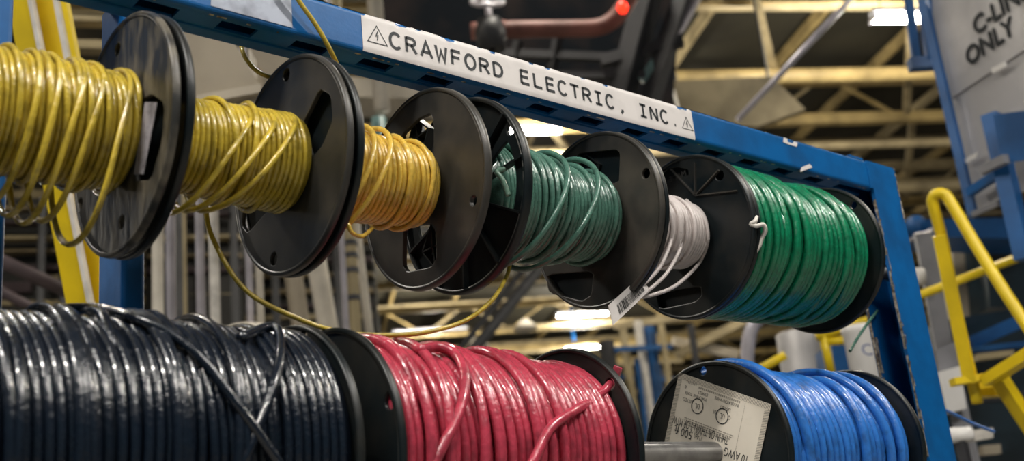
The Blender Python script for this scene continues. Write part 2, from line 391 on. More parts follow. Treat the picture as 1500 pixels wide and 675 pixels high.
# white name label wrapped over the beam front
def beam_front(s):   # distance down from the top edge -> (y, z) just proud of the paint
    d = .0007; L1 = RC*PI/2; H = ZT-ZB-2*RC
    if s < L1: t = PI/2+s/RC; return (YB+RC+(RC+d)*math.cos(t), ZT-RC+(RC+d)*math.sin(t))
    if s < L1+H: return (YB-d, ZT-RC-(s-L1))
    t = PI+(s-L1-H)/RC; return (YB+RC+(RC+d)*math.cos(t), ZB+RC+(RC+d)*math.sin(t))
def wrap_label(x0, x1, s0, s1, name, jag=.0, nx=160, ns=14, m=M_STICK):
    V = []; Fq = []
    w = 0
    for i in range(nx+1):
        x = x0+(x1-x0)*i/nx
        if i % 2 == 0: w = random.choice((0, 0, 0, .3, .8, 1))*random.random()
        a = s0+jag*w
        for j in range(ns+1):
            y, z = beam_front(a+(s1-a)*j/ns); V.append((x, y, z))
    for i in range(nx):
        for j in range(ns):
            p = i*(ns+1)+j; Fq.append((p, p+1, p+ns+2, p+ns+1))
    return G().add(V, Fq).put(name, m, RACK, True)
LABX0, LABX1 = .7465, 1.408
SIGN = wrap_label(LABX0, LABX1, .006, .0625, 'name_label', .008)
SIGN['label'] = 'white strip label reading CRAWFORD ELECTRIC, INC.'
wrap_label(.535, .643, .0, .058, 'worn_silver_label', .0, 40, m=mat('worn_silver_sticker', (.30, .33, .40), .4, .2, var=.5, vscale=30))

# letters drawn with a pen of constant width
def ribbon(pts, w, closed=False):
    P = np.array(pts, float); n = len(P); L = []; R_ = []
    for i in range(n):
        a = P[i]-P[i-1] if (i > 0 or closed) else P[1]-P[0]
        b = P[(i+1) % n]-P[i] if (i < n-1 or closed) else P[-1]-P[-2]
        a = a/np.linalg.norm(a); b = b/np.linalg.norm(b); t = a+b; t = t/np.linalg.norm(t); m = np.array([-t[1], t[0]])
        c = max(.45, abs(np.dot(m, np.array([-a[1], a[0]])))); L.append(P[i]+m*w/2/c); R_.append(P[i]-m*w/2/c)
    V = L+R_; Fq = [[i, n+i, n+(i+1) % n, (i+1) % n] for i in range(n if closed else n-1)]
    return np.array(V), Fq
def arc(cx, cy, rx, ry, a0, a1, n=18): return [(cx+rx*math.cos(math.radians(t)), cy+ry*math.sin(math.radians(t))) for t in np.linspace(a0, a1, n)]
GL = {
 'C': [arc(.52, .5, .48, .5, 42, 318, 26)],
 'R': [[(.08, 0), (.08, 1)], [(.08, .96), (.5, .96)]+arc(.52, .73, .36, .23, 90, -90, 12)+[(.08, .5)], [(.5, .5), (.96, 0)]],
 'A': [[(0, 0), (.5, 1), (1, 0)], [(.2, .32), (.8, .32)]],
 'W': [[(0, 1), (.22, 0), (.5, .7), (.78, 0), (1, 1)]],
 'F': [[(.12, 0), (.12, 1)], [(.12, .96), (.95, .96)], [(.12, .52), (.85, .52)]],
 'O': [arc(.5, .5, .47, .5, 0, 345, 24)],
 'D': [[(.08, 0), (.08, 1)], [(.08, .96), (.35, .96)]+arc(.4, .5, .52, .46, 90, -90, 18)+[(.08, .04)]],
 'E': [[(.12, 0), (.12, 1)], [(.12, .96), (.92, .96)], [(.12, .52), (.85, .52)], [(.12, .04), (.95, .04)]],
 'L': [[(.15, 0), (.15, 1)], [(.15, .04), (.95, .04)]],
 'T': [[(.5, 0), (.5, 1)], [(0, .96), (1, .96)]],
 'I': [[(.5, 0), (.5, 1)], [(.12, .96), (.88, .96)], [(.12, .04), (.88, .04)]],
 'N': [[(.08, 0), (.08, 1)], [(.1, 1), (.9, 0)], [(.92, 0), (.92, 1)]],
 ',': [[(.55, .12), (.58, -.02), (.42, -.2)]],
 '.': [[(.42, .06), (.58, .06)]],
}
Yl = YB-.0011
LH, LW, PIT = .0222, .0183, .02551
for i, ch in enumerate('CRAWFORD ELECTRIC, INC.'):
    if ch == ' ': continue
    g = G(); xc = .7985+i*PIT; z0 = CZ+.6878-LH/2
    for st in GL[ch]:
        w = .0044 if ch not in ',.' else .005
        V, Fq = ribbon([(xc-LW/2+p[0]*LW, z0+p[1]*LH) for p in st], w, closed=(ch == 'O'))
        g.add([(v[0], Yl, v[1]) for v in V], Fq)
    g.put('letter', M_INK, SIGN)
for (xa, xb, za, zb) in ((.754, .785, CZ+.6765, CZ+.7020), (1.3775, 1.4045, CZ+.6765, CZ+.6985)):
    g = G(); xm = (xa+xb)/2
    V, Fq = ribbon([(xa, za), (xb, za), (xm, zb)], .0013, True); g.add([(v[0], Yl, v[1]) for v in V], Fq)
    h = zb-za; bolt = [(xm+.0012, za+h*.70), (xm-.0018, za+h*.42), (xm+.0012, za+h*.46), (xm-.0004, za+h*.16)]
    V, Fq = ribbon(bolt, .0017); g.add([(v[0], Yl, v[1]) for v in V], Fq)
    g.put('high_voltage_triangle', M_INK, SIGN)

# rods
def rod(name, z, r, label):
    P = np.linspace((BX0+.01, YC, z), (XP1-.01, YC, z), 2); o = G().add(*tube(P, r, 24)).put(name, M_STEEL, None, True); return tag(o, label, 'rod')
rod('reel_rod', ZC, .0165, 'grey steel rod carrying the upper row of reels')
rod('reel_rod', ZK, .0172, 'grey steel rod carrying the lower row, bare between red and blue reels')

# ================================================================== reels
def sector(r0, r1, a, half, n=8, rc=.2):
    """rounded window between two radii about angle a (degrees)"""
    h = math.radians(half); a = math.radians(a); pts = []
    o = [(r1, t) for t in np.linspace(a-h, a+h, n+4)]; hi = h*min(1.0, 1.0)
    i = [(r0, t) for t in np.linspace(a+hi, a-hi, n)]
    P = [(r*math.cos(t), r*math.sin(t)) for r, t in o+i]
    out = []
    m = len(P)
    for k in range(m):   # soften corners
        p = np.array(P[k]); q = np.array(P[(k+1) % m]); out += [tuple(p*.85+q*.15), tuple(p*.15+q*.85)]
    return out
def trap(a, r0, r1, w0, w1):
    """window with straight sides: half widths w0 at r0 and w1 at r1, turned to angle a"""
    c, s = math.cos(math.radians(a)), math.sin(math.radians(a))
    base = [(r0, -w0), (r1*.94, -w1), (r1*.985, -w1*.8), (r1, -w1*.4), (r1, w1*.4), (r1*.985, w1*.8), (r1*.94, w1), (r0, w0)]
    out = []; m = len(base)
    for k in range(m):
        p = np.array(base[k]); q = np.array(base[(k+1) % m])
        for f in (.1, .9): v = p*(1-f)+q*f; out.append((v[0]*c-v[1]*s, v[0]*s+v[1]*c))
    return out
def hp(px, py, X, zc, r):
    p = atX(px, py, X); a = math.degrees(math.atan2(p[2]-zc, p[1]-YC)); return (a, math.hypot(p[2]-zc, p[1]-YC), r)
def win(pxs, X, zc):
    P = [atX(x, y, X) for x, y in pxs]; P = [np.array((p[1]-YC, p[2]-zc)) for p in P]; out = []; m = len(P)
    for k in range(m):
        for f in (.12, .88): out.append(tuple(P[k]*(1-f)+P[(k+1) % m]*f))
    return out
def flange(parent, x, R, side, zc, m, windows=(), holes=(), th=.007, ribs=0, lip=.004, rib_m=None, bore=.0195):
    """side -1: outer face looks left, +1: right. x is the inner face."""
    sp = [circ2(R-.001, 120), circ2(bore, 24)]+[w for w in windows]+[circ2(h[2], 18, (h[1]*math.cos(math.radians(h[0])), h[1]*math.sin(math.radians(h[0])))) for h in holes]
    V, Fq = curve_mesh(sp, th, .0012)
    xc = x+side*th/2
    f = obj('flange', np.c_[V[:, 2]+xc, V[:, 0]+YC, V[:, 1]+zc], Fq, m, parent)
    xi, xo = (x-.0015*side, x+side*(th+lip))
    pr = [(xi-xc, R-.005), (xi-xc, R-.0015), (xi-xc+side*.0015, R), (xo-xc-side*.002, R+.0006), (xo-xc, R-.0015), (xo-xc, R-.006), (xo-xc-side*.003, R-.0065)]
    Vr, Fr = lathe(pr, (xc, YC, zc), 120, closed=True)
    if side > 0: Fr = [q[::-1] for q in Fr]
    G().add(Vr, Fr).put('rim', m, f, True)
    if ribs:
        for j in range(ribs):
            t = 2*PI*(j+.35)/ribs; d = np.array([0, math.cos(t), math.sin(t)]); o = np.array([x+side*(th+lip*.5), YC, zc])
            G().add(*bar(o+d*.03, o+d*(R-.005), .003, lip+th*.6, up=(1, 0, 0))).put('rib', rib_m or m, f)
    return f
def cross_ribs(parent, x, zc, a, r0, r1, w, m):
    """the web of thin ribs seen through a window"""
    c, s = math.cos(math.radians(a)), math.sin(math.radians(a))
    def q(u, v): return np.array([x, YC+u*c-v*s, zc+u*s+v*c])
    rm = (r0+r1)/2
    for A, B in ((q(rm, -w), q(r1, 0)), (q(r1, 0), q(rm, w)), (q(r0, 0), q(rm, -w)), (q(r0, 0), q(rm, w)), (q(r0, 0), q(r1, 0)), (q(rm, -w), q(rm, w))):
        G().add(*bar(A, B, .0022, .014, up=(1, 0, 0))).put('rib', m, parent)
def fnoise(t, seed, octs=((1.0, 1.0), (2.3, .5), (5.1, .25))):
    r = np.random.default_rng(seed); out = np.zeros_like(t)
    for f, a in octs: out += a*np.sin(t*f+r.uniform(0, 6.28))
    return out/1.4
def winding(parent, x0, x1, r, d, seed, m, zc, over=5, irr=.35, rfun=None, loose=(), seg=44, slant=.0, extra=(), pitch=1.04):
    """one wire wound from x0 to x1 over hub, with stray wraps crossing on top"""
    rs = np.random.default_rng(seed); g = G()
    n = max(3, int((x1-x0-d)/(d*pitch)))
    th = np.linspace(0, 2*PI*(n+1), (n+1)*seg, endpoint=False)
    turn = th/(2*PI); kk = np.floor(turn).astype(int); fr = turn-kk; sm = fr*fr*(3-2*fr); L = lambda a: a[kk]*(1-sm)+a[kk+1]*sm
    off = rs.normal(0, irr*d, n+3); roff = np.abs(rs.normal(0, irr*.3*d, n+3)); til = rs.normal(0, irr*d*.8, n+3)
    x = x0+d/2+turn*(x1-x0-d)/(n+1)+L(off)+L(til)*np.sin(th+.5)+slant*np.sin(th)
    Xg = x.reshape(n+1, seg); mn = .93*d
    for k in range(1, n+1): Xg[k] = np.maximum(Xg[k], Xg[k-1]+mn)
    lim = x1-d*.5
    for k in range(n, -1, -1): Xg[k] = np.minimum(Xg[k], lim); lim = Xg[k]-mn*.97
    x = np.maximum(Xg.reshape(-1), x0+d*.4)
    ker = np.ones(5)/5; x = np.convolve(np.r_[x[:2][::-1], x, x[-2:][::-1]], ker, 'valid')
    rr = r-d/2+L(roff)+.05*d*fnoise(th, seed)
    if rfun is not None: rr = rr+rfun((x-x0)/(x1-x0))
    an = th+PI*.3
    P = np.c_[x, YC+rr*np.cos(an), zc+rr*np.sin(an)]; ref = np.c_[0*x, np.cos(an), np.sin(an)]
    g.add(*tube(P, d*.49, 8, ref))
    for j in range(over):   # stray wraps lying over the layer
        a0 = rs.uniform(0, 6.28); span = rs.uniform(1.0, 1.9)*2*PI; t = np.linspace(0, 1, int(seg*span/6.28))
        an = a0+t*span; xs = rs.uniform(x0+1.5*d, x1-1.5*d); amp = rs.uniform(-3, 3)*d
        x = np.clip(xs+amp*np.sin(t*PI*rs.uniform(.6, 1.6)+rs.uniform(0, 6)), x0+d*.6, x1-d*.6)
        rr = r+d*.44-d*1.4*(np.clip(1-t/.08, 0, 1)**2+np.clip((t-.92)/.08, 0, 1)**2)
        if rfun is not None: rr = rr+rfun((x-x0)/(x1-x0))
        P = np.c_[x, YC+rr*np.cos(an), zc+rr*np.sin(an)]; g.add(*tube(P, d*.49, 8, np.c_[0*x, np.cos(an), np.sin(an)]))
    for (xs, xe, bump, width, cen) in loose:   # slack loops that sag below
        t = np.linspace(0, 1, 70); an = math.radians(55)+t*2*PI*1.02
        q = (np.degrees(an)-cen)/width
        rr = r+d*.35+bump*np.exp(-q*q)-d*1.2*(np.clip(1-t/.06, 0, 1)**2+np.clip((t-.94)/.06, 0, 1)**2)
        s = t*t*(3-2*t); w_ = np.clip((t-.2)/.42, 0, 1); x = xs+(xe-xs)*w_*w_*(3-2*w_)
        P = np.c_[x, YC+rr*np.cos(an), zc+rr*np.sin(an)]; g.add(*tube(P, d*.49, 8, np.c_[0*x, np.cos(an), np.sin(an)]))
    for P in extra: g.add(*tube(P, d*.49, 8))
    w = g.put('wound_wire', m, parent, True)
    prof = []
    for s in np.linspace(0, 1, 9):
        prof.append((x0+(x1-x0)*s, r-d*.62+(rfun(np.array([s]))[0] if rfun is not None else 0)))
    prof = [(x0, .02)]+prof+[(x1, .02)]
    G().add(*lathe([(a, b) for a, b in prof], (0, YC, zc), 64)).put('inner_layers', m, w, True)
    return w
def tail(parent, pts, d, m, name='wire_tail', n=12): return G().add(*tube(spline(pts, n), d*.49, 8)).put(name, m, parent, True)
def hub(parent, x0, x1, r, zc, m):
    return G().add(*lathe([(x0, .0195), (x0, r), (x1, r), (x1, .0195)], (0, YC, zc), 32)).put('hub', m, parent)

R1 = .135
X1, X1b, X2, X2b, X3, X3b, X4, X5, X6 = .4392, .4524, .6442, .6566, .8426, .9188, 1.165, 1.3778, 1.7463
def reel(x, zc, label): return thing('wire_reel', (x, YC, zc), label, 'wire reel', 'wire reels on the rack')

# --- yellow reel at the picture's left edge
t = reel(.22, ZC, 'nearest yellow wire reel, cut by the left picture edge, with drooping loops')
d = .0066
winding(t, .22, X1-.002, .065, d, 11, M_YEL, ZC, over=7, irr=.4, loose=((.428, .388, .066, 46, 262), (.40, .362, .042, 45, 265), (.38, .345, .046, 45, 268), (.355, .33, .04, 48, 266), (.335, .315, .026, 50, 265)))
f = flange(t, X1, R1, 1, ZC, M_SCUFF_GLINT, [win([(200, 150), (222, 138), (240, 152), (237, 205), (220, 264), (196, 264)], X1, ZC)], [hp(172, 72, X1, ZC, .0075), hp(117, 299, X1, ZC, .0075), hp(178, 325, X1, ZC, .0075)], th=.006, lip=.0015)
flange(t, .22, R1, -1, ZC, M_BLACKP)
hub(t, .22, X1, .035, ZC, M_BLACKP)
P = [atX(x, y, X1-.0012) for x, y in ((213, 150), (231, 150), (211, 255), (197, 255))]
G().add(*plate(P, (-1, 0, 0), .0006)).put('paper_strip', mat('dull_paper_strip', (.36, .34, .37), .6, var=.5, vscale=90), t)
# --- second yellow reel
t = reel(X1b+.008, ZC, 'yellow wire reel second from the left, trailing a long yellow wire')
x0 = X1b+.0085
winding(t, x0, X2-.002, .052, .0068, 12, M_YEL, ZC, over=3, irr=.22, rfun=lambda s: .010*s, loose=((.630, .535, .026, 72, 232), (.605, .515, .026, 62, 246), (.575, .495, .030, 55, 256)))
flange(t, x0, R1, -1, ZC, M_BLACKP, th=.006, lip=.0015)
f = flange(t, X2, R1, 1, ZC, M_GREYP, [win([(468, 130), (484, 139), (487, 176), (471, 214), (456, 231), (442, 183)], X2, ZC), win([(356, 297), (375, 301), (392, 308), (363, 341), (354, 330)], X2, ZC)], [hp(419, 110, X2, ZC, .0085), hp(401, 379, X2, ZC, .008)], th=.006, lip=.001)  # greyer plastic paints in the bright floor's reflection on this flange
hub(t, x0, X2, .035, ZC, M_BLACKP)
d = .0062
tail(t, [atY(x, y, Y) for x, y, Y in ((302, 262, 1.15), (301, 300, 1.14), (312, 350, 1.13), (360, 425, 1.11), (440, 468, 1.09), (500, 486, 1.08), (560, 491, 1.07), (620, 487, 1.06), (680, 470, 1.06), (720, 440, 1.07), (742, 405, 1.09), (748, 380, 1.10))], d, M_YEL)
tail(t, [atY(x, y, Y) for x, y, Y in ((425, -22, 1.05), (437, 0, 1.052), (465, 40, 1.055), (485, 76, 1.06), (500, 108, 1.085))], d, M_YEL)
tail(t, [atY(x, y, Y) for x, y, Y in ((352, 50, 1.16), (355, 74, 1.15), (366, 94, 1.145), (383, 108, 1.14), (406, 116, 1.14))], d, M_YEL)
# --- third yellow reel
t = reel(X2b+.008, ZC, 'deeper yellow wire reel third from the left, in front of a grey flange')
x0 = X2b+.0075
winding(t, x0, X3-.006, .062, .0074, 13, M_YEL2, ZC, over=3, irr=.25, rfun=lambda s: -.008*s, loose=((.76, .70, .016, 50, 256), (.735, .685, .014, 50, 262)))
flange(t, x0, R1, -1, ZC, M_BLACKP, th=.006, lip=.0015)
f = flange(t, X3, R1, 1, ZC, M_GREYP, [win([(589, 196), (612, 174), (630, 166), (635, 176), (635, 232), (589, 212)], X3, ZC), win([(591, 332), (637, 327), (639, 378), (631, 391), (596, 398), (590, 388)], X3, ZC)], [hp(693, 294, X3, ZC, .0065)], th=.007, lip=.003)
for a in (82, 268): cross_ribs(f, X3+.016, ZC, a, .05, .11, .024, M_BLACKP)
hub(t, x0, X3, .035, ZC, M_BLACKP)
d = .007
tail(t, [atY(x, y, Y) for x, y, Y in ((486, 343, 1.09), (500, 334, 1.06), (509, 328, 1.05), (515, 340, 1.05), (530, 346, 1.06), (545, 335, 1.08))], .0055, M_YEL2)
# --- dull green reel
t = reel(X3b, ZC, 'dull green wire reel in the middle of the upper row, ribbed flange on its left')
winding(t, X3b, X4-.002, .080, .0084, 14, M_DGRN, ZC, over=13, irr=.55, rfun=lambda s: -.015*s, loose=((1.11, 1.02, .01, 50, 250), (1.05, .96, .014, 50, 255)))
f = flange(t, X3b, R1, -1, ZC, M_BLACKP, [sector(.052, .108, a, 27) for a in (10, 182)], [hp(752, 190, X3b, ZC, .008)], th=.005, ribs=11, lip=.007)
G().add(*lathe([(-.016, .042), (-.016, .046), (0, .046), (0, .042)], (X3b-.004, YC, ZC), 40, closed=True)).put('boss', M_BLACKP, f)
flange(t, X4, R1, 1, ZC, M_GREYP, [win([(845, 228), (850, 224), (902, 219), (908, 224), (906, 270), (850, 256)], X4, ZC), win([(801, 402), (869, 397), (866, 432), (852, 441), (805, 428)], X4, ZC)], [hp(946, 254, X4, ZC, .0075), hp(803, 238, X4, ZC, .006)], th=.006, lip=.002)
for a in (86, 262): cross_ribs(t, X4+.012, ZC, a, .05, .112, .026, M_BLACKP)
hub(t, X3b, X4, .035, ZC, M_BLACKP)
M_GTAIL = wire_mat('pale_green_wire_end', (.20, .36, .27))
tail(t, [(X3b-.012, YC-.095, ZC+.005), (X3b-.024, YC-.093, ZC+.0), (X3b-.020, YC-.098, ZC-.012), (X3b-.016, YC-.102, ZC-.035)], .0075, M_GTAIL)
# --- white reel
x0 = X4+.016
t = reel(x0, ZC, 'small white wire reel with a barcode tag hanging from its strands')
d = .0062
RW = .0555
WX = [spline([on_cyl(x, y, YC, ZC, RW) for x, y in a]+[atY(x, y, Y) for x, y, Y in b], 8) for a, b in (
    (((985, 290), (1002, 305), (1006, 330), (998, 360)), ((978, 398, 1.045), (950, 425, 1.05), (915, 450, 1.055))),
    (((1005, 293), (1030, 318), (1037, 350), (1024, 385)), ((990, 418, 1.05), (955, 432, 1.055), (930, 436, 1.06))),
    (((970, 288), (985, 310), (985, 345)), ((970, 385, 1.04), (952, 408, 1.045), (930, 425, 1.05))))]
winding(t, x0, X5-.006, .055, d, 15, M_WHT, ZC, over=12, irr=.5, extra=WX)
flange(t, x0, R1, -1, ZC, M_BLACKP, th=.006, lip=.0015)
f = flange(t, X5, R1, 1, ZC, M_BLACKP, [win([(950, 252), (990, 243), (1009, 247), (1010, 258), (955, 268)], X5, ZC), win([(961, 430), (1026, 419), (1028, 432), (1018, 442), (966, 453)], X5, ZC)], [hp(1054, 257, X5, ZC, .008)], th=.006, lip=.0015)
for j, a in enumerate((85, 110, 135, 160)):   # raised star of ribs on the face
    c0 = np.array([X5-.001, YC+.068*math.cos(math.radians(118)), ZC+.068*math.sin(math.radians(118))])
    e = np.array([X5-.001, YC+(R1-.014)*math.cos(math.radians(a)), ZC+(R1-.014)*math.sin(math.radians(a))])
    G().add(*bar(c0, e, .0022, .006, up=(1, 0, 0))).put('rib', M_GREYP, f)
V, Fq = text_mesh('MADE', .014)
a = math.radians(6); p0 = atX(993, 262, X5-.0012)
G().add([(p0[0], p0[1]-v[0]*math.cos(a)*-1, p0[2]+v[1]+v[0]*math.sin(a)*0) for v in V], Fq).put('moulded_lettering', M_GREYP, f)
hub(t, x0, X5, .03, ZC, M_BLACKP)
# barcode tag folded on the strands
corn = [atY(x, y, Y) for x, y, Y in ((893, 468, 1.03), (897, 475, 1.03), (930, 458, 1.035), (951, 425, 1.05), (947, 405, 1.055), (937, 408, 1.055), (918, 432, 1.045), (890, 449, 1.035))]
nn = nrm(np.cross(corn[2]-corn[0], corn[4]-corn[0])); nn = nn if nn[1] < 0 else -nn
A, B, C_, D_ = (atY(891, 447, 1.034), atY(898, 476, 1.034), atY(937, 404, 1.05), atY(952, 424, 1.05))
def tagp(s, q, lift=0):
    bow = .006*math.sin(PI*s); p = (A*(1-q)+B*q)*(1-s)+(C_*(1-q)+D_*q)*s; return p+nn*(bow+lift)
V = []; Fq = []
for i in range(13):
    for j in range(2): V.append(tagp(i/12, j))
Fq = [(2*i, 2*i+1, 2*i+3, 2*i+2) for i in range(12)]
n = len(V); V2 = V+[p-nn*.0008 for p in V]; Fq = Fq+[tuple(q+n for q in f_[::-1]) for f_ in Fq]
tg = G().add(V2, Fq).put('barcode_tag', M_STICK, t, True); tg['label'] = 'white paper tag printed with a barcode'
g = G(); s = .16
while s < .86:
    w = random.choice((.008, .008, .014, .022))
    g.add([tagp(s, .3, .0006), tagp(s, .82, .0006), tagp(s+w, .82, .0006), tagp(s+w, .3, .0006)], [(0, 1, 2, 3)]); s += w+random.choice((.009, .012, .02))
g.put('barcode', M_INKB, tg)
# --- bright green reel
x0 = X5+.016
t = reel(x0, ZC, 'full bright green wire reel at the right end of the upper row')
winding(t, x0, X6-.012, .1205, .0112, 16, M_GRN, ZC, over=14, irr=.5, rfun=lambda s: -.006*np.exp(-((s-.62)/.05)**2)-.003*s, loose=())
f = flange(t, x0, R1, -1, ZC, M_BLACKP, th=.006, lip=.0015)
flange(t, X6, R1, 1, ZC, M_BLACKP, [], [hp(1250, 300, X6, ZC, .007)], th=.006, lip=.002)
hub(t, x0, X6, .035, ZC, M_BLACKP)
xr = x0-.004
tail(t, [atX(x, y, xr+dx) for x, y, dx in ((1108, 318, -.004), (1106, 324, -.012), (1100, 328, -.016), (1108, 331, -.01), (1118, 329, .0), (1121, 338, .006), (1116, 349, .006), (1112, 360, .004), (1106, 370, .0))], .007, M_TIE, 'knotted_string', 5)
tail(t, [atY(x, y, Y) for x, y, Y in ((1285, 455, 1.12), (1272, 472, 1.11), (1258, 492, 1.10), (1245, 514, 1.09))], .006, M_DGRN)

# --- lower row
RK = .1463
t = reel(.10, ZK, 'big black wire reel filling the lower left, wraps crossing at random')
d = .0106
ex = []
ex.append(spline([atY(-60, 466, 1.13), atY(0, 461, 1.12), atY(60, 455, 1.115), atY(105, 451, 1.10), atY(150, 452, 1.07)]+[on_cyl(x, y, YC, ZK, .142+.0065) for x, y in ((200, 466), (255, 492), (300, 530), (345, 590), (385, 645), (420, 700), (440, 760))], 10))
ex.append(spline([on_cyl(x, y, YC, ZK, .142+.004) for x, y in ((352, 494), (395, 478), (410, 490), (409, 530), (395, 580), (372, 640), (350, 690), (320, 760))], 10))
winding(t, .10, .6259-.002, .141, d, 21, M_BLK, ZK, over=16, irr=.6, seg=52, extra=ex)
flange(t, .10, RK, -1, ZK, M_BLACKP); flange(t, .6259, RK, 1, ZK, M_BLACKP, [], [hp(445, 492, .6259, ZK, .006)], th=.006, lip=.002)
hub(t, .10, .6259, .05, ZK, M_BLACKP)
XR0, XR1 = .6846, 1.0455
t = reel(XR0, ZK, 'red wire reel in the lower row with its cut end poked through the flange')
d = .0126
rr = .1325
ex = [spline([on_cyl(x, y, YC, ZK, rr+.006) for x, y in ((615, 512), (640, 508), (665, 516), (679, 540), (680, 575), (668, 615), (650, 650), (625, 700), (590, 760))], 10)]
ex.append(spline([on_cyl(x, y, YC, ZK, rr+.008-max(0, (x-770)/100)*.007) for x, y in ((755, 760), (770, 700), (788, 662), (806, 627), (838, 603))]+[atX(868, 586, XR1-.03), atX(884, 573, XR1-.010), atX(893, 564, XR1+.003), atX(900, 553, XR1+.016), atX(906, 537, XR1+.020)], 10))
winding(t, XR0, XR1-.002, rr, d, 22, M_RED, ZK, over=7, irr=.55, extra=ex, seg=52, rfun=lambda s: -.011*s)
flange(t, XR0, RK, -1, ZK, M_BLACKP, [], [hp(577, 587, XR0, ZK, .0095)], th=.006, lip=.002)
RRR = .1425
flange(t, XR1, RRR, 1, ZK, M_BLACKP, [], [hp(893, 563, XR1, ZK, .0085)], th=.006, lip=.002)
hub(t, XR0, XR1, .05, ZK, M_BLACKP)
XB0, XB1, RB = 1.372, 1.735, .1405
t = reel(XB0, ZK, 'blue wire reel with an upside-down tan paper label, right of the red reel')
d = .0158
winding(t, XB0, XB1-.002, .1330, d, 23, M_BLU, ZK, over=3, irr=.35, seg=52, rfun=lambda s: -.012*s)
fl = flange(t, XB0, RB, -1, ZK, M_BLACKP, [], [hp(1029, 543, XB0-.006, ZK, .007)], th=.006, lip=.002)
flange(t, XB1, RB, 1, ZK, M_BLACKP, th=.006, lip=.002); hub(t, XB0, XB1, .05, ZK, M_BLACKP)
tail(t, [atY(x, y, Y) for x, y, Y in ((1360, 592, 1.18), (1392, 604, 1.2), (1425, 620, 1.21), (1456, 632, 1.22))], .008, M_BLU)
# paper label, printed upside down
XL = XB0-.0075
O_ = atX(1130, 592, XL); E1 = atX(995, 545, XL); E2 = atX(1098, 690, XL)
ex_ = nrm(E1-O_); Wd = np.linalg.norm(E1-O_); ey_ = nrm((E2-O_)-np.dot(E2-O_, ex_)*ex_); Hd = Wd*1.32
def lp(a, b, l=0): return O_+ex_*a*Wd+ey_*b*Wd+np.array([-l, 0, 0])
# cut round the rod
V, Fq = plate([lp(0, 0), lp(1, 0), lp(1, 1.3), lp(0, 1.3)], (-1, 0, 0), .0005)
cxy = np.array([XL, YC, ZK])
LBL = G().add(V, Fq).put('paper_label', M_PAPER, t); LBL['label'] = 'tan printed paper label stuck upside down round the rod'
def ink(g, m, name): return g.put(name, m, LBL)
def ltext(s, px, py, size, m=M_INKB, wx=1.0, name='print'):
    q = atX(px, py, XL); a = np.dot(q-O_, ex_)/Wd; b = np.dot(q-O_, ey_)/Wd
    V, Fq = text_mesh(s, size); V = np.array(V); V[:, 1] -= size*.33
    G().add([lp(a+v[0]*wx/Wd, b+v[1]/Wd, .0009) for v in V], Fq).put(name, m, LBL)
def ltext2(s_, p0, p1, size, m=M_INKB):
    a_ = atX(*zpx(*p0), XL); b_ = atX(*zpx(*p1), XL); V, Fq = text_mesh(s_, size, 'LEFT'); V = np.array(V)
    q0 = np.array((np.dot(a_-O_, ex_), np.dot(a_-O_, ey_))); q1 = np.array((np.dot(b_-O_, ex_), np.dot(b_-O_, ey_)))
    w = V[:, 0].max()-V[:, 0].min(); k_ = np.linalg.norm(q1-q0)/w; ux = (q1-q0)/np.linalg.norm(q1-q0)
    ux = np.array((abs(ux[0]), ux[1]*.0)); ux /= np.linalg.norm(ux); uy = np.array((-ux[1], ux[0])); mid = (q0+q1)/2
    V[:, 0] = (V[:, 0]-V[:, 0].min()-w/2)*k_; V[:, 1] -= size*.33
    G().add([lp(*((mid+ux*v[0]+uy*v[1])/Wd), .0009) for v in V], Fq).put('print', m, LBL)
def zpx(x, y): return 930+x*250/1089, 520+y*155/675
for s_, p0, p1, sz in (('500 ft', (368, 505), (252, 478), .0185), ('(14#)', (430, 528), (380, 512), .014), ('THHN OR THWN-2 OR MTW', (597, 548), (246, 405), .0195), ('10 AWG', (716, 668), (572, 612), .0185),
        ('LISTED', (372, 298), (308, 280), .0075), ('MACHINE TOOL', (458, 285), (318, 236), .0068), ('E79927', (467, 254), (405, 236), .0072), ('INSULATED WIRE', (664, 325), (512, 270), .0072), ('LISTED', (612, 352), (545, 330), .0075),
        ('C', (612, 402), (600, 396), .0085), ('US', (520, 366), (500, 358), .0085), ('UL', (414, 332), (386, 318), .012), ('UL', (574, 396), (546, 384), .012), ('1111111', (395, 190), (335, 168), .006), ('B', (330, 206), (322, 200), .007)):
    ltext2(s_, p0, p1, sz)
for x, y in ((400, 325), (558, 390)):
    q = atX(*zpx(x, y), XL); a = np.dot(q-O_, ex_); b = np.dot(q-O_, ey_)
    V, Fq = ribbon(circ2(.0115, 28, (a, b)), .0016, True); G().add([lp(v[0]/Wd, v[1]/Wd, .0009) for v in V], Fq).put('listing_ring', M_INKB, LBL)
g = G()   # hatched border and fine print
for i in range(70):
    a = i/70; g.add([lp(a, .0, .0008), lp(a+.006, .0, .0008), lp(a+.018, .05, .0008), lp(a+.012, .05, .0008)], [(0, 1, 2, 3)])
for i in range(90):
    b = .05+i/90*1.2
    for a0 in (.0, .95): g.add([lp(a0, b, .0008), lp(a0+.05, b+.01, .0008), lp(a0+.05, b+.016, .0008), lp(a0, b+.006, .0008)], [(0, 1, 2, 3)])
g.put('hatched_border', M_GREYINK, LBL)
g = G()
for row in range(4):
    b = .352+row*.018; a = .30+row*.012
    while a < .82:
        w = random.uniform(.01, .04); g.add([lp(a, b, .0008), lp(a+w, b, .0008), lp(a+w, b+.009, .0008), lp(a, b+.009, .0008)], [(0, 1, 2, 3)]); a += w+.008
for i in range(40): b = .06+i*.014; g.add([lp(.245, b, .0008), lp(.249, b, .0008), lp(.249, b+.009, .0008), lp(.245, b+.009, .0008)], [(0, 1, 2, 3)])
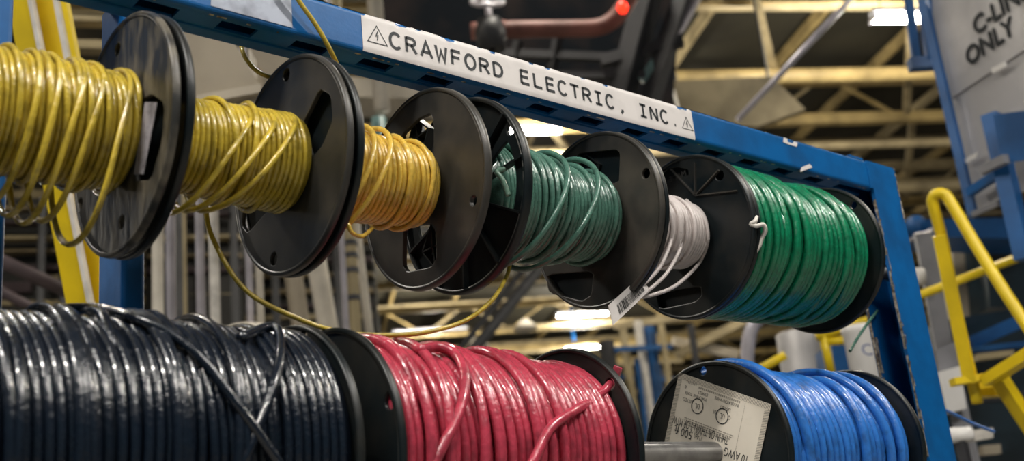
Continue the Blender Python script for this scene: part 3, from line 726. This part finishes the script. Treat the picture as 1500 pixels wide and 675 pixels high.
for a in np.arange(.3, .75, .02): g.add([lp(a, .06, .0008), lp(a+.013, .06, .0008), lp(a+.013, .078, .0008), lp(a, .078, .0008)], [(0, 1, 2, 3)])
g.put('fine_print', M_GREYINK, LBL)

# ================================================================== behind the rack, left side
# yellow steel channel leaning behind the rear posts
t = thing('yellow_brace', atd(120, 430, 2.6), 'leaning yellow steel beam with white edges behind the left posts', 'steel beam')
def yb(pxs, dd, name, m, d0=2.6):
    P = [atd(x, y, d0+dd) for x, y in pxs]; G().add(*plate(P, FW*[1, 1, 0], .03)).put(name, m, t)
def lin(x0, y0, x1, y1, y): return x0+(x1-x0)*(y-y0)/(y1-y0)
ya_, yb_ = -70, 560
EDG = lambda y: (lin(62, 65, 106, 265, y)-62+62)
e0 = lambda y: lin(-8, 0, 137, 440, y) - 0
def strip(o0, o1, dd, name, m):
    f_ = lambda y, o: lin(44+o, 0, 110+o+20, 440, y)
    yb([(f_(ya_, o0), ya_), (f_(ya_, o1), ya_), (f_(yb_, o1), yb_), (f_(yb_, o0), yb_)], dd, name, m)
strip(-34, -4, .0, 'flange', M_YPAINT); strip(-4, 2, -.01, 'white_edge', M_WPAINT); strip(2, 34, .06, 'web', M_YPAINT); strip(33, 40, .0, 'white_edge', M_WPAINT)
strip(40, 52, .02, 'flange', M_YPAINT)

# pipes standing behind the reels
def vpipe(x, y, w, d, m, label, dx=0., z0=0., z1=None, name='standing_pipe'):
    """an upright pipe seen at pixel (x, y), w pixels wide, d metres ahead; dx tilts it"""
    p = atd(x, y, d); r = w*d/F/2; z1 = ROOF-.4 if z1 is None else z1
    tx = RT*[1, 1, 0]*dx
    a = p+ZU*(z0-p[2])+tx*(z0-p[2]); b = p+ZU*(z1-p[2])+tx*(z1-p[2])
    pt = np.linspace(a, b, 2); o = G().add(*tube(pt, r, 18)).put(name, m, None, True); return tag(o, label, 'pipe')
vpipe(231, 400, 17, 4.0, M_PALE, 'cream upright pipe just right of the rear blue post')
vpipe(250, 380, 14, 4.3, M_LILAC, 'zinc grey upright pipe beside the cream pipe')
vpipe(293, 380, 13, 4.2, M_LILAC, 'zinc upright pipe behind the hanging yellow loops')
vpipe(314, 400, 15, 4.1, M_WPAINT, 'shiny white upright pipe behind the yellow tail')
vpipe(271, 420, 6, 4.6, M_TAN, 'thin tan upright conduit between the zinc pipes')
vpipe(366, 430, 10, 4.8, M_LILAC, 'slim zinc upright pipe under the second yellow reel')
vpipe(381, 440, 11, 4.9, M_PALE, 'slim cream upright pipe under the second yellow reel')
vpipe(432, 420, 27, 5.0, M_BEIGE, 'thick beige pipe leaning slightly, under the second flange', -.10)
vpipe(470, 420, 29, 5.6, M_PALE, 'thickest pale pipe leaning slightly, left of the third yellow reel', -.12)
vpipe(503, 400, 9, 4.7, M_LILAC, 'zinc conduit left of the banded tan pipe')
o = vpipe(516, 400, 17, 5.2, M_TAN, 'tan upright pipe with dark bands left of the grey flange')
vpipe(533, 420, 12, 5.4, M_PALE, 'pale pipe right of the banded tan pipe', -.06)
for j, y in enumerate((352, 372, 396, 440)):
    p = atd(516, y, 5.2); o_ = np.array([o.location.x, o.location.y, p[2]])
    G().add(*lathe([(-.012, .0272), (-.012, .034), (.012, .034), (.012, .0272)], o_, 18, 'Z', True)).put('clamp_ring', M_DARKST, o)
vpipe(555, 90, 24, 5.6, M_PALE, 'stout off-white drop pipe hanging above the grey flange', 0, z0=atd(555, 172, 5.6)[2])
vpipe(555, 180, 22, 5.6, M_TEAL, 'grey green lower length of the off-white drop pipe', 0, z0=atd(555, 215, 5.6)[2]-.3, z1=atd(555, 172, 5.6)[2])
# beige ducts high at the left
def quadbox(pxs, d, th, name, m, label, cat, floor=False):
    P = [atd(x, y, d) for (x, y) in pxs]
    if floor: P[2] = np.array([P[1][0], P[1][1], 0]); P[3] = np.array([P[0][0], P[0][1], 0])
    nrm_ = nrm(FW*[1, 1, 0])
    o = G().add(*plate(P, nrm_, th)).put(name, m); return tag(o, label, cat)
for (pxs, dd, lb) in (([(150, -75), (262, -75), (420, 190), (318, 215)], 3.55, 'beige sloping duct between the first two black flanges'), ([(285, -75), (425, -75), (530, 190), (436, 200)], 3.72, 'beige sloping duct farther back, right of the first duct')):
    t = thing('air_duct', atd(*pxs[3], dd), lb, 'duct'); P = [atd(x, y, dd) for x, y in pxs]
    G().add(*plate(P, nrm(FW*[1, 1, 0]), .13)).put('duct_body', M_BEIGE, t)
    for e in (.30, .78):
        A = P[0]*(1-e)+P[3]*e; B = P[1]*(1-e)+P[2]*e; G().add(*bar(A-FW*.01, B-FW*.01, .03, .03)).put('joint_band', M_BEIGE, t)
    for p in P[:2]: q = p*.8+(P[0]+P[1])/2*.2+FW*[.05, .05, 0]; G().add(*bar(q-ZU*.02, [q[0], q[1], ROOF], .012, .012)).put('hanger_rod', M_DARKST, t)
quadbox([(505, 112), (660, 122), (660, 146), (505, 141)], 6.4, .3, 'crossing_beam', M_PALE, 'pale level beam crossing behind the off-white drop pipe', 'beam')
quadbox([(100, 22), (200, 25), (200, 31), (100, 29)], 6.5, .1, 'crossing_beam', M_TAN, 'tan rail behind the near flange, upper of two', 'beam')
quadbox([(90, 57), (240, 60), (240, 72), (90, 69)], 6.5, .1, 'crossing_beam', M_TAN, 'tan rail behind the near flange, lower of two', 'beam')
# brown slanting pipes at far left
pipe('slanting_pipe', atd(-60, 355, 4.6), atd(180, 463, 5.2), .031, M_PURPLE, 'thick brown slanting pipe at the left edge above the black reel')
pipe('slanting_pipe', atd(-60, 395, 5.0), atd(150, 505, 5.4), .024, M_PURPLE, 'second brown slanting pipe below the thick one')
# storage bays: back panel, uprights and level rails
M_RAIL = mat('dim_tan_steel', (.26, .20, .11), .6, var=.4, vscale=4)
def bay(label, x0, x1, ytop, d, rails, ups):
    p = atd((x0+x1)/2, ytop, d); t = thing('storage_bay', [p[0], p[1], 0], label, 'storage bay')
    P = [atd(x0, ytop, d+.3), atd(x1, ytop, d+.3)]; P = P+[np.array([P[1][0], P[1][1], 0]), np.array([P[0][0], P[0][1], 0])]
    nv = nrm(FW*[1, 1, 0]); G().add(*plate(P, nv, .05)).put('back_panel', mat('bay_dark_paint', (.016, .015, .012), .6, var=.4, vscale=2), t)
    for j, (xa, xb, y0, y1) in enumerate(rails):
        q = [atd(xa, y0, d), atd(xb, y0-3, d), atd(xb, y1-3, d), atd(xa, y1, d)]
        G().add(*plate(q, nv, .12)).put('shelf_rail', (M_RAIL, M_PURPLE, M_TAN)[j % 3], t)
    for x in ups:
        q = atd(x, ytop, d-.05); G().add(*bar([q[0], q[1], 0], q, .05, .05)).put('upright', M_DARKST, t)
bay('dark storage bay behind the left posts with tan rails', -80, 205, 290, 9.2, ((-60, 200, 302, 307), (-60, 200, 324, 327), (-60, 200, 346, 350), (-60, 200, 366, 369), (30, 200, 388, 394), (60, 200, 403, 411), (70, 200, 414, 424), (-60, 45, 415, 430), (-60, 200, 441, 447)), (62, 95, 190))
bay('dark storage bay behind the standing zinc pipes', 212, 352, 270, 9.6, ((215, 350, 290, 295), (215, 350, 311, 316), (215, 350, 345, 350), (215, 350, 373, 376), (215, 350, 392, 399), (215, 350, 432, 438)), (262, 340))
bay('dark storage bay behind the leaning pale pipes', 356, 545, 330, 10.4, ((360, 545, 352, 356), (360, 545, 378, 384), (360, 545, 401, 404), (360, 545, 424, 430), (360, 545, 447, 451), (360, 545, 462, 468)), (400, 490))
# pale round tank top above the black reel
p = atd(362, 500, 4.6); prof = [(-.8, .115), (0, .115)]+[(.045*math.sin(a), .115*math.cos(a)) for a in np.linspace(0, PI/2-.02, 8)]
o = G().add(*lathe(prof, p+ZU*.03, 32, 'Z')).put('round_tank', M_PALE, None, True); tag(o, 'pale domed tank top just above the black reel', 'tank')

# overhead: rust pipe with elbow, hand wheel, hoist
t = thing('sprinkler_main', atd(800, 45, 6.5), 'rust red overhead main with an elbow above the sign', 'pipe')
d0 = 6.5
G().add(*tube(spline([atd(x, y, d0) for x, y in ((690, 46), (760, 43), (840, 42), (876, 40), (897, 30), (915, 8), (935, -30))], 8), .052, 18)).put('main_run', M_RUST, t, True)
for x, y in ((722, 45), (735, 45)):
    G().add(*tube([atd(x-5, y, d0), atd(x+5, y, d0)], .064, 18)).put('coupling', M_RUST, t, True)
t = thing('valve_wheel', atd(714, 3, 6.3), 'grey hand wheel on a valve above the sign', 'valve')
wc = atd(714, 3, 6.3)
an = np.linspace(0, 2*PI, 33); G().add(*tube([wc+RT*.092*math.cos(a)+(UP*.4+FW*.9)*.092*math.sin(a) for a in an], .013, 8)).put('wheel_rim', M_LILAC, t, True)
for a in (0, 2*PI/3, 4*PI/3): G().add(*tube([wc, wc+RT*.09*math.cos(a)+(UP*.4+FW*.9)*.09*math.sin(a)], .009, 8)).put('spoke', M_LILAC, t, True)
G().add(*tube([wc, wc-ZU*.17], .02, 10)).put('stem', M_LILAC, t, True)
G().add(*lathe([(-.3, .02), (-.3, .075), (-.2, .09), (-.12, .07), (-.1, .02)], wc, 20, 'Z')).put('valve_body', M_DARKST, t, True)
o = obj('pilot_lamp', *lathe([(-.035, .001), (-.03, .02), (0, .035), (.03, .022), (.036, .001)], atd(912, 11, 6.2), 16, 'Z'), M_REDL, None, True); tag(o, 'small red pilot lamp over the sign', 'lamp')
t = thing('chain_hoist', atd(960, 100, 6.8), 'dark steel hoist frame hanging over the end of the sign', 'hoist')
for A, B, w, m, nm in (((1010, -30), (930, 210), .10, M_DARKST, 'hanger_arm'), ((1040, -40), (985, 60), .05, M_LILAC, 'slide_rail'), ((955, -30), (900, 180), .13, M_DARKST, 'hanger_arm'), ((985, 60), (940, 120), .055, M_TEAL, 'slide_rail'), ((880, 90), (1000, 60), .07, M_DARKST, 'cross_arm'), ((800, 110), (960, 110), .05, M_DARKST, 'cross_arm'), ((820, 40), (800, 150), .05, M_DARKST, 'hanger_arm'), ((760, 60), (745, 130), .05, M_DARKST, 'hanger_arm'), ((640, 75), (900, 85), .05, M_DARKST, 'cross_arm')):
    G().add(*bar(atd(*A, 6.8), atd(*B, 6.8), w, w)).put(nm, m, t)
quadbox([(560, -60), (1000, -60), (985, 170), (560, 70)], 9.0, .5, 'hoist_housing', mat('soot_black_paint', (.006, .008, .011), .8, var=.5, vscale=3, dark=(.022, .018, .018), spec=.08), 'broad dark machine housing behind the sign', 'machine')
pipe('hanger_rod', atd(1080, 176, 6.0), atd(1262, -18, 6.0), .017, M_LILAC, 'thin grey rod slanting up from the beam to the roof', 'rod')
t = thing('hanging_sheet', atd(1060, 150, 10.5), 'mottled tan sheet hung under the roof above the end of the sign', 'sheet')
G().add(*plate([atd(x, y, 10.5) for x, y in ((985, 118), (1130, 112), (1180, 160), (1110, 185), (1000, 180))], nrm(FW*[1, 1, 0]), .1)).put('sheet', mat('mottled_tan_sheet', (.50, .42, .27), .6, var=.7, vscale=1.6), t)
for x, y in ((990, 120), (1125, 114)): q = atd(x, y, 10.55); G().add(*bar(q, [q[0], q[1], ROOF], .02, .02)).put('hanger_wire', M_DARKST, t)

# ================================================================== right side
# galvanised guard with hand lettering, seen obliquely
Dg = np.array([math.sin(math.radians(26)), math.cos(math.radians(26)), 0.]); Ng = np.array([Dg[1], -Dg[0], 0.]); Ng = -Ng if np.dot(Ng, FW) > 0 else Ng
Pg = atd(1400, 150, 4.2)
def gp(x, y, off=0): return atP(x, y, Pg+Ng*off, Ng)
t = thing('sheet_guard', gp(1430, 290), 'galvanised sheet guard at top right hand-lettered C-LINE ONLY', 'guard')
top = [gp(1392, -20), gp(1600, -150), gp(1600, 45), gp(1392, 145)]
pn = G().add(*plate([gp(1366, 20), gp(1362, -60), gp(1640, -260), gp(1640, -20), gp(1393, 144)], -Ng, .006)).put('upper_sheet', M_GALV, t)
G().add(*plate([gp(1393, 143, -.01), gp(1640, -21, -.01), gp(1640, 220, -.01), gp(1428, 310, -.01)], -Ng, .006)).put('lower_sheet', M_GALV, t)
def gtext(s, x, y, size, lift=.004, slant=0):
    q = gp(x, y); V, Fq = text_mesh(s, size); dirx = -Dg
    if np.dot(dirx, RT) < 0: dirx = -dirx
    # thicken the strokes a little: a marker pen
    return [tuple(q+dirx*v[0]+ZU*(v[1]-size*.33)+Ng*lift) for v in V], Fq
for s, x, y, sz in (('C-LINE', 1466, 12, .098), ('ONLY', 1450, 62, .098)):
    V, Fq = gtext(s, x, y, sz); g = G(); V = np.array(V)
    for sh in ((0, 0), (.004, 0), (0, .005), (-.004, 0), (0, -.005)): g.add(V+RT*sh[0]+ZU*sh[1]+Ng*(sh[0]+sh[1])*.02, Fq)
    g.put('marker_lettering', M_INK, pn)
G().add(*plate([gp(1453, 100, .02), gp(1473, 90, .02), gp(1475, 97, .02), gp(1455, 108, .02)], Ng, .004)).put('torn_tape', M_WPLAS, t)
G().add(*plate([gp(1411, 235, .02), gp(1434, 222, .02), gp(1430, 231, .02), gp(1415, 240, .02)], Ng, .004)).put('torn_tape', M_WPLAS, t)
# blue frame carrying it
t = thing('blue_guard_frame', gp(1430, 315), 'blue square-tube frame along the edge of the sheet guard', 'frame')
def gb(A, B, w, m, nm, off=.03): G().add(*bar(gp(*A, off), gp(*B, off), w, w)).put(nm, m, t)
gb((1345, -30), (1426, 316), .030, M_BLUE2, 'upright')
gb((1452, 168), (1502, 380), .055, M_BLUE2, 'upright', .06)
gb((1420, 282), (1470, 250), .03, M_BLUE2, 'rung', .05); gb((1426, 314), (1464, 297), .02, M_GREYM, 'rung', .05)
G().add(*plate([gp(1458, 168, .1), gp(1520, 160, .1), gp(1520, 232, .1), gp(1470, 240, .1)], Ng, .01)).put('blue_plate', M_BLUE2, t)
gb((1438, 250), (1475, 232), .03, M_GREYM, 'bracket', .12)
t = thing('blue_hanger', atd(1340, 60, 4.6), 'pair of blue hanging posts in front of the bright lamp at top right', 'hanger')
for A, B, w, nm in (((1326, -40), (1343, 95), .032, 'hanging_post'), ((1350, -40), (1366, 100), .045, 'hanging_post'), ((1332, 95), (1372, 92), .05, 'cross_plate')):
    G().add(*bar(atd(*A, 4.6), atd(*B, 4.6), w, w)).put(nm, M_BLUE2, t)
# yellow handrail
t = thing('yellow_handrail', atd(1415, 560, 3.2), 'yellow bent-tube handrail at the right', 'handrail')
dh = 3.2
G().add(*tube(spline([atd(x, y, dh+e) for x, y, e in ((1432, 590, 0), (1418, 530, 0), (1400, 450, 0), (1380, 350, 0), (1369, 308, 0), (1366, 292, 0), (1373, 284, -.01), (1385, 286, -.02), (1396, 302, -.04), (1430, 360, -.1), (1480, 440, -.2), (1560, 560, -.35))], 8), .0165, 14)).put('bent_tube', M_YPAINT, t, True)
G().add(*bar(atd(1375, 345, dh-.03), atd(1420, 560, dh-.03), .034, .03)).put('upright_plate', M_YPAINT, t)
G().add(*bar(atd(1395, 560, dh-.02), atd(1475, 548, dh-.02), .05, .02)).put('foot_bar', M_YPAINT, t)
G().add(*bar(atd(1425, 572, dh+.05), atd(1480, 570, dh+.05), .05, .04)).put('foot_bar', M_YPAINT, t)
G().add(*bar(atd(1445, 558, dh-.04), atd(1530, 505, dh-.2), .045, .03)).put('brace', M_YPAINT, t)
G().add(*bar(atd(1462, 552, dh-.03), atd(1520, 640, dh-.05), .045, .03)).put('brace', M_YPAINT, t)
pipe('yellow_rail', atd(1338, 436, 4.0), atd(1500, 374, 4.1), .016, M_YPAINT, 'straight yellow rail crossing behind the handrail', 'rail')
t = thing('yellow_guard_rail', atd(1210, 540, 4.4), 'yellow tube guard rail under the bright green reel', 'guard rail')
for A, B in (((1196, 494), (1310, 456)), ((1205, 490), (1221, 560)), ((1208, 500), (1270, 497)), ((1100, 548), (1150, 520))):
    G().add(*tube([atd(*A, 4.4), atd(*B, 4.4)], .017, 12)).put('frame_tube', M_YPAINT, t, True)
quadbox([(1218, 500), (1268, 495), (1275, 560), (1226, 565)], 4.7, .3, 'blue_bin', M_BLUE2, 'blue bin behind the yellow frame', 'bin')
# bench under the pail, the boxes and the roller
BZ = .60
t = thing('work_bench', (3.55, 1.95, 0), 'dark work bench carrying the pail and control box, mostly hidden behind the right post', 'bench')
bc = [atd(1225, 600, 4.15), atd(1470, 600, 4.15), atd(1470, 600, 3.5), atd(1225, 600, 3.5)]
bc = [np.array([p[0], p[1], 0]) for p in bc]
G().add(*plate([p+ZU*(BZ-.04) for p in bc], (0, 0, 1), .04)).put('bench_top', M_DARKM, t)
for p in bc:
    q = p*.94+sum(bc)/4*.06; G().add(*bar(q, q+ZU*(BZ-.04), .05, .05)).put('leg', M_DARKM, t)
# white pail with a blue letter
p = atd(1272, 560, 4.0)
t = thing('white_pail', p, 'white pail with a blue letter C left of the right post', 'pail')
zq = BZ-p[2]-.08
G().add(*lathe([(zq, .001), (zq, .045), (.10, .058), (.105, .062), (.125, .062), (.128, .055), (.115, .001)], p+ZU*.08, 32, 'Z')).put('pail_body', M_WPLAS, t, True)
V, Fq = text_mesh('C', .06); q = atd(1270, 512, 3.925)
G().add([tuple(q+RT*v[0]+ZU*(v[1]-.02)) for v in V], Fq).put('printed_letter', mat('blue_ink', (.02, .05, .2), .5), t)
# grey bent pipe and silver tank beyond
P = spline([[*atd(1090, 600, 5.0)[:2], 0]]+[atd(x, y, 5.0) for x, y in ((1092, 600), (1094, 540), (1096, 505), (1102, 480), (1118, 462), (1150, 450))], 8)
o = G().add(*tube(P, .031, 16)).put('bent_pipe', M_LILAC, None, True); tag(o, 'grey pipe bending over behind the blue reel', 'pipe')
p = atd(1180, 560, 6.0); o = G().add(*lathe([(-p[2], .001), (-p[2], .115), (.27, .115), (.28, .10), (.285, .001)], p, 32, 'Z')).put('silver_tank', M_GALV, None, True); tag(o, 'silver round tank behind the bright green reel', 'tank')
# machine bed and machine at lower right
def mbox(pxs, d, th, name, m, parent): P = [atd(x, y, d) for x, y in pxs]; return G().add(*plate(P, nrm(FW*[1, 1, 0]), th)).put(name, m, parent)
t = thing('dark_machine', atd(1450, 700, 5.0), 'dark blue machine filling the lower right corner behind the handrail', 'machine')
mbox([(1375, 470), (1560, 440), (1600, 780), (1400, 780)], 5.0, .6, 'machine_body', M_DARKM, t)
mbox([(1422, 492), (1520, 448), (1520, 470), (1428, 510)], 4.8, .06, 'sloping_plate', M_BLUE2, t)
mbox([(1420, 508), (1530, 496), (1530, 504), (1421, 516)], 4.75, .05, 'rail', M_BLUE2, t)
mbox([(1432, 518), (1485, 512), (1486, 520), (1433, 527)], 4.7, .05, 'pale_bar', M_TAN, t)  # tan and beige strips in their own colour
mbox([(1440, 575), (1530, 570), (1530, 582), (1441, 588)], 4.7, .05, 'rail', M_DARKST, t)
mbox([(1400, 650), (1470, 645), (1472, 662), (1402, 668)], 4.6, .05, 'rail', M_DARKM, t)
mbox([(1440, 652), (1466, 650), (1467, 664), (1441, 666)], 4.5, .05, 'pale_bar', M_BEIGE, t)
t = thing('blue_machine_head', atd(1420, 330, 6.0), 'blue machine head with round boss behind the handrail bend', 'machine')
mbox([(1318, 322), (1500, 318), (1510, 350), (1318, 345)], 6.0, .3, 'crosshead', M_BLUE2, t)
G().add(*tube([atd(1342, 331, 5.9), atd(1342, 331, 5.6)], .055, 20)).put('boss', M_BLUE2, t, True)
mbox([(1440, 340), (1510, 335), (1515, 450), (1450, 450)], 6.3, .3, 'column', M_DARKM, t)
mbox([(1395, 350), (1450, 350), (1460, 470), (1400, 470)], 6.6, .3, 'back_plate', M_BEIGE, t)
pipe('grey_rod', atd(1326, 356, 4.6), atd(1368, 336, 4.6), .010, M_GREYM, 'short grey rod right of the post beside the handrail', 'rod')
t = thing('grey_column', atd(1375, 520, 4.4), 'grey steel column between the right post and the handrail', 'column')
G().add(*bar(atd(1352, 340, 4.4), atd(1388, 540, 4.4), .065, .06)).put('column_tube', M_GREYM, t)
G().add(*tube([atd(1338, 405, 4.3), atd(1352, 405, 4.3)], .035, 16)).put('end_cap', M_WPAINT, t, True)
t = thing('control_box', [*atd(1390, 600, 4.0)[:2], BZ], 'grey and white control box low beside the right post', 'control box')
mbox([(1372, 512), (1400, 500), (1408, 540), (1376, 545)], 4.0, .12, 'grey_cover', M_GREYM, t)
mbox([(1374, 545), (1406, 536), (1416, 598), (1388, 605)], 3.95, .12, 'white_cover', M_WPLAS, t)
q = atd(1398, 570, 4.05); G().add(*bar([q[0], q[1], BZ], q, .05, .05)).put('box_stand', M_GREYM, t)
q = atd(1406, 637, 3.6); t = thing('white_roller', [q[0], q[1], BZ], 'short white roller with a pale clamp beside the foot of the right post', 'roller')
G().add(*tube([atd(1388, 638, 3.6), atd(1421, 636, 3.6), atd(1424, 636, 3.6)], [.025, .025, .02], 18)).put('roller_body', M_WPLAS, t, True)
mbox([(1425, 630), (1455, 626), (1455, 641), (1428, 645)], 3.6, .05, 'clamp_block', M_WPAINT, t)
G().add(*bar([q[0], q[1], BZ], q-ZU*.02, .03, .03)).put('roller_bracket', M_DARKST, t)

# far equipment seen between the two rows
far = [((920, 470), (928, 600), .11, M_TAN, 'tan far upright between the barcode tag and the blue reel'), ((838, 470), (842, 512), .10, M_BLUE2, 'blue hanger left of the red reel end, far away'),
       ((944, 460), (952, 600), .12, M_WPAINT, 'pale far upright left of the blue far upright'), ((957, 470), (967, 600), .17, M_BLUE2, 'blue far upright left of the blue reel'), ((938, 520), (942, 600), .08, M_BLUE2, 'thin blue far upright beside the tan one'),
       ((1020, 470), (1022, 545), .10, M_DARKST, 'dark far upright behind the top of the blue reel'), ((892, 495), (896, 560), .22, M_DARKST, 'dark far column beside the red wire end'), ((973, 470), (978, 545), .09, M_TAN, 'tan far upright right of the blue far upright')]
q0 = atd(940, 600, 13); GAN = thing('steel_gantry', [q0[0], q0[1], 0], 'blue and tan steel gantry far off between the red and blue reels', 'gantry')
for A, B, w, m, lb in far:
    hang = 'hanger' in lb; p = atd(*A, 28 if hang else 13); q = atd(*B, 28 if hang else 13)
    p = np.array([q[0], q[1], ROOF if hang else p[2]]); q = np.array([q[0], q[1], q[2] if hang else 0.])
    o = G().add(*bar(p, q, w*.6, w*.6)).put('blue_hanger' if hang else 'upright', m, None if hang else GAN)
    if hang: tag(o, lb, 'hanger')
for j, (A, B, w, m) in enumerate((((900, 512), (985, 508), .07, M_BLUE2), ((905, 552), (990, 556), .06, M_BLUE2), ((990, 520), (1090, 470), .12, M_TAN), ((985, 500), (1080, 520), .14, M_BEIGE), ((900, 478), (1075, 455), .10, M_TAN), ((960, 540), (1010, 590), .10, M_GREYM), ((880, 535), (1000, 528), .06, M_TAN))):
    G().add(*bar(atd(*A, 13.1+j*.1), atd(*B, 13.1+j*.1), w*.8, w*.8)).put('crossbar', m, GAN)
pipe('truss_strut', atd(900, 255, 11), atd(676, 535, 11)+(atd(900, 255, 11)-atd(676, 535, 11))*(atd(676, 535, 11)[2]/(atd(900, 255, 11)-atd(676, 535, 11))[2])*-1, .06, M_DARKST, 'dark diagonal strut behind the sagging yellow wire', 'strut')
pipe('truss_strut', atd(880, 250, 11.5), atd(655, 535, 11.5)+(atd(880, 250, 11.5)-atd(655, 535, 11.5))*(atd(655, 535, 11.5)[2]/(atd(880, 250, 11.5)-atd(655, 535, 11.5))[2])*-1, .035, M_DARKST, 'thinner dark diagonal strut left of the thick one', 'strut')
for j, (x, y, w) in enumerate(((770, 478, .35), (700, 505, .25))):
    p = atd(x, y, 14); o = G().add(*lathe([(-.05, .001), (-.04, .16), (.04, .10), (.10, .03), (.1, .001)], p, 20, 'Z')).put('roof_vent', M_PALE, None, True); tag(o, ['pale round lamp hood left of the barcode tag', 'pale round lamp hood above the red reel'][j], 'lamp hood')
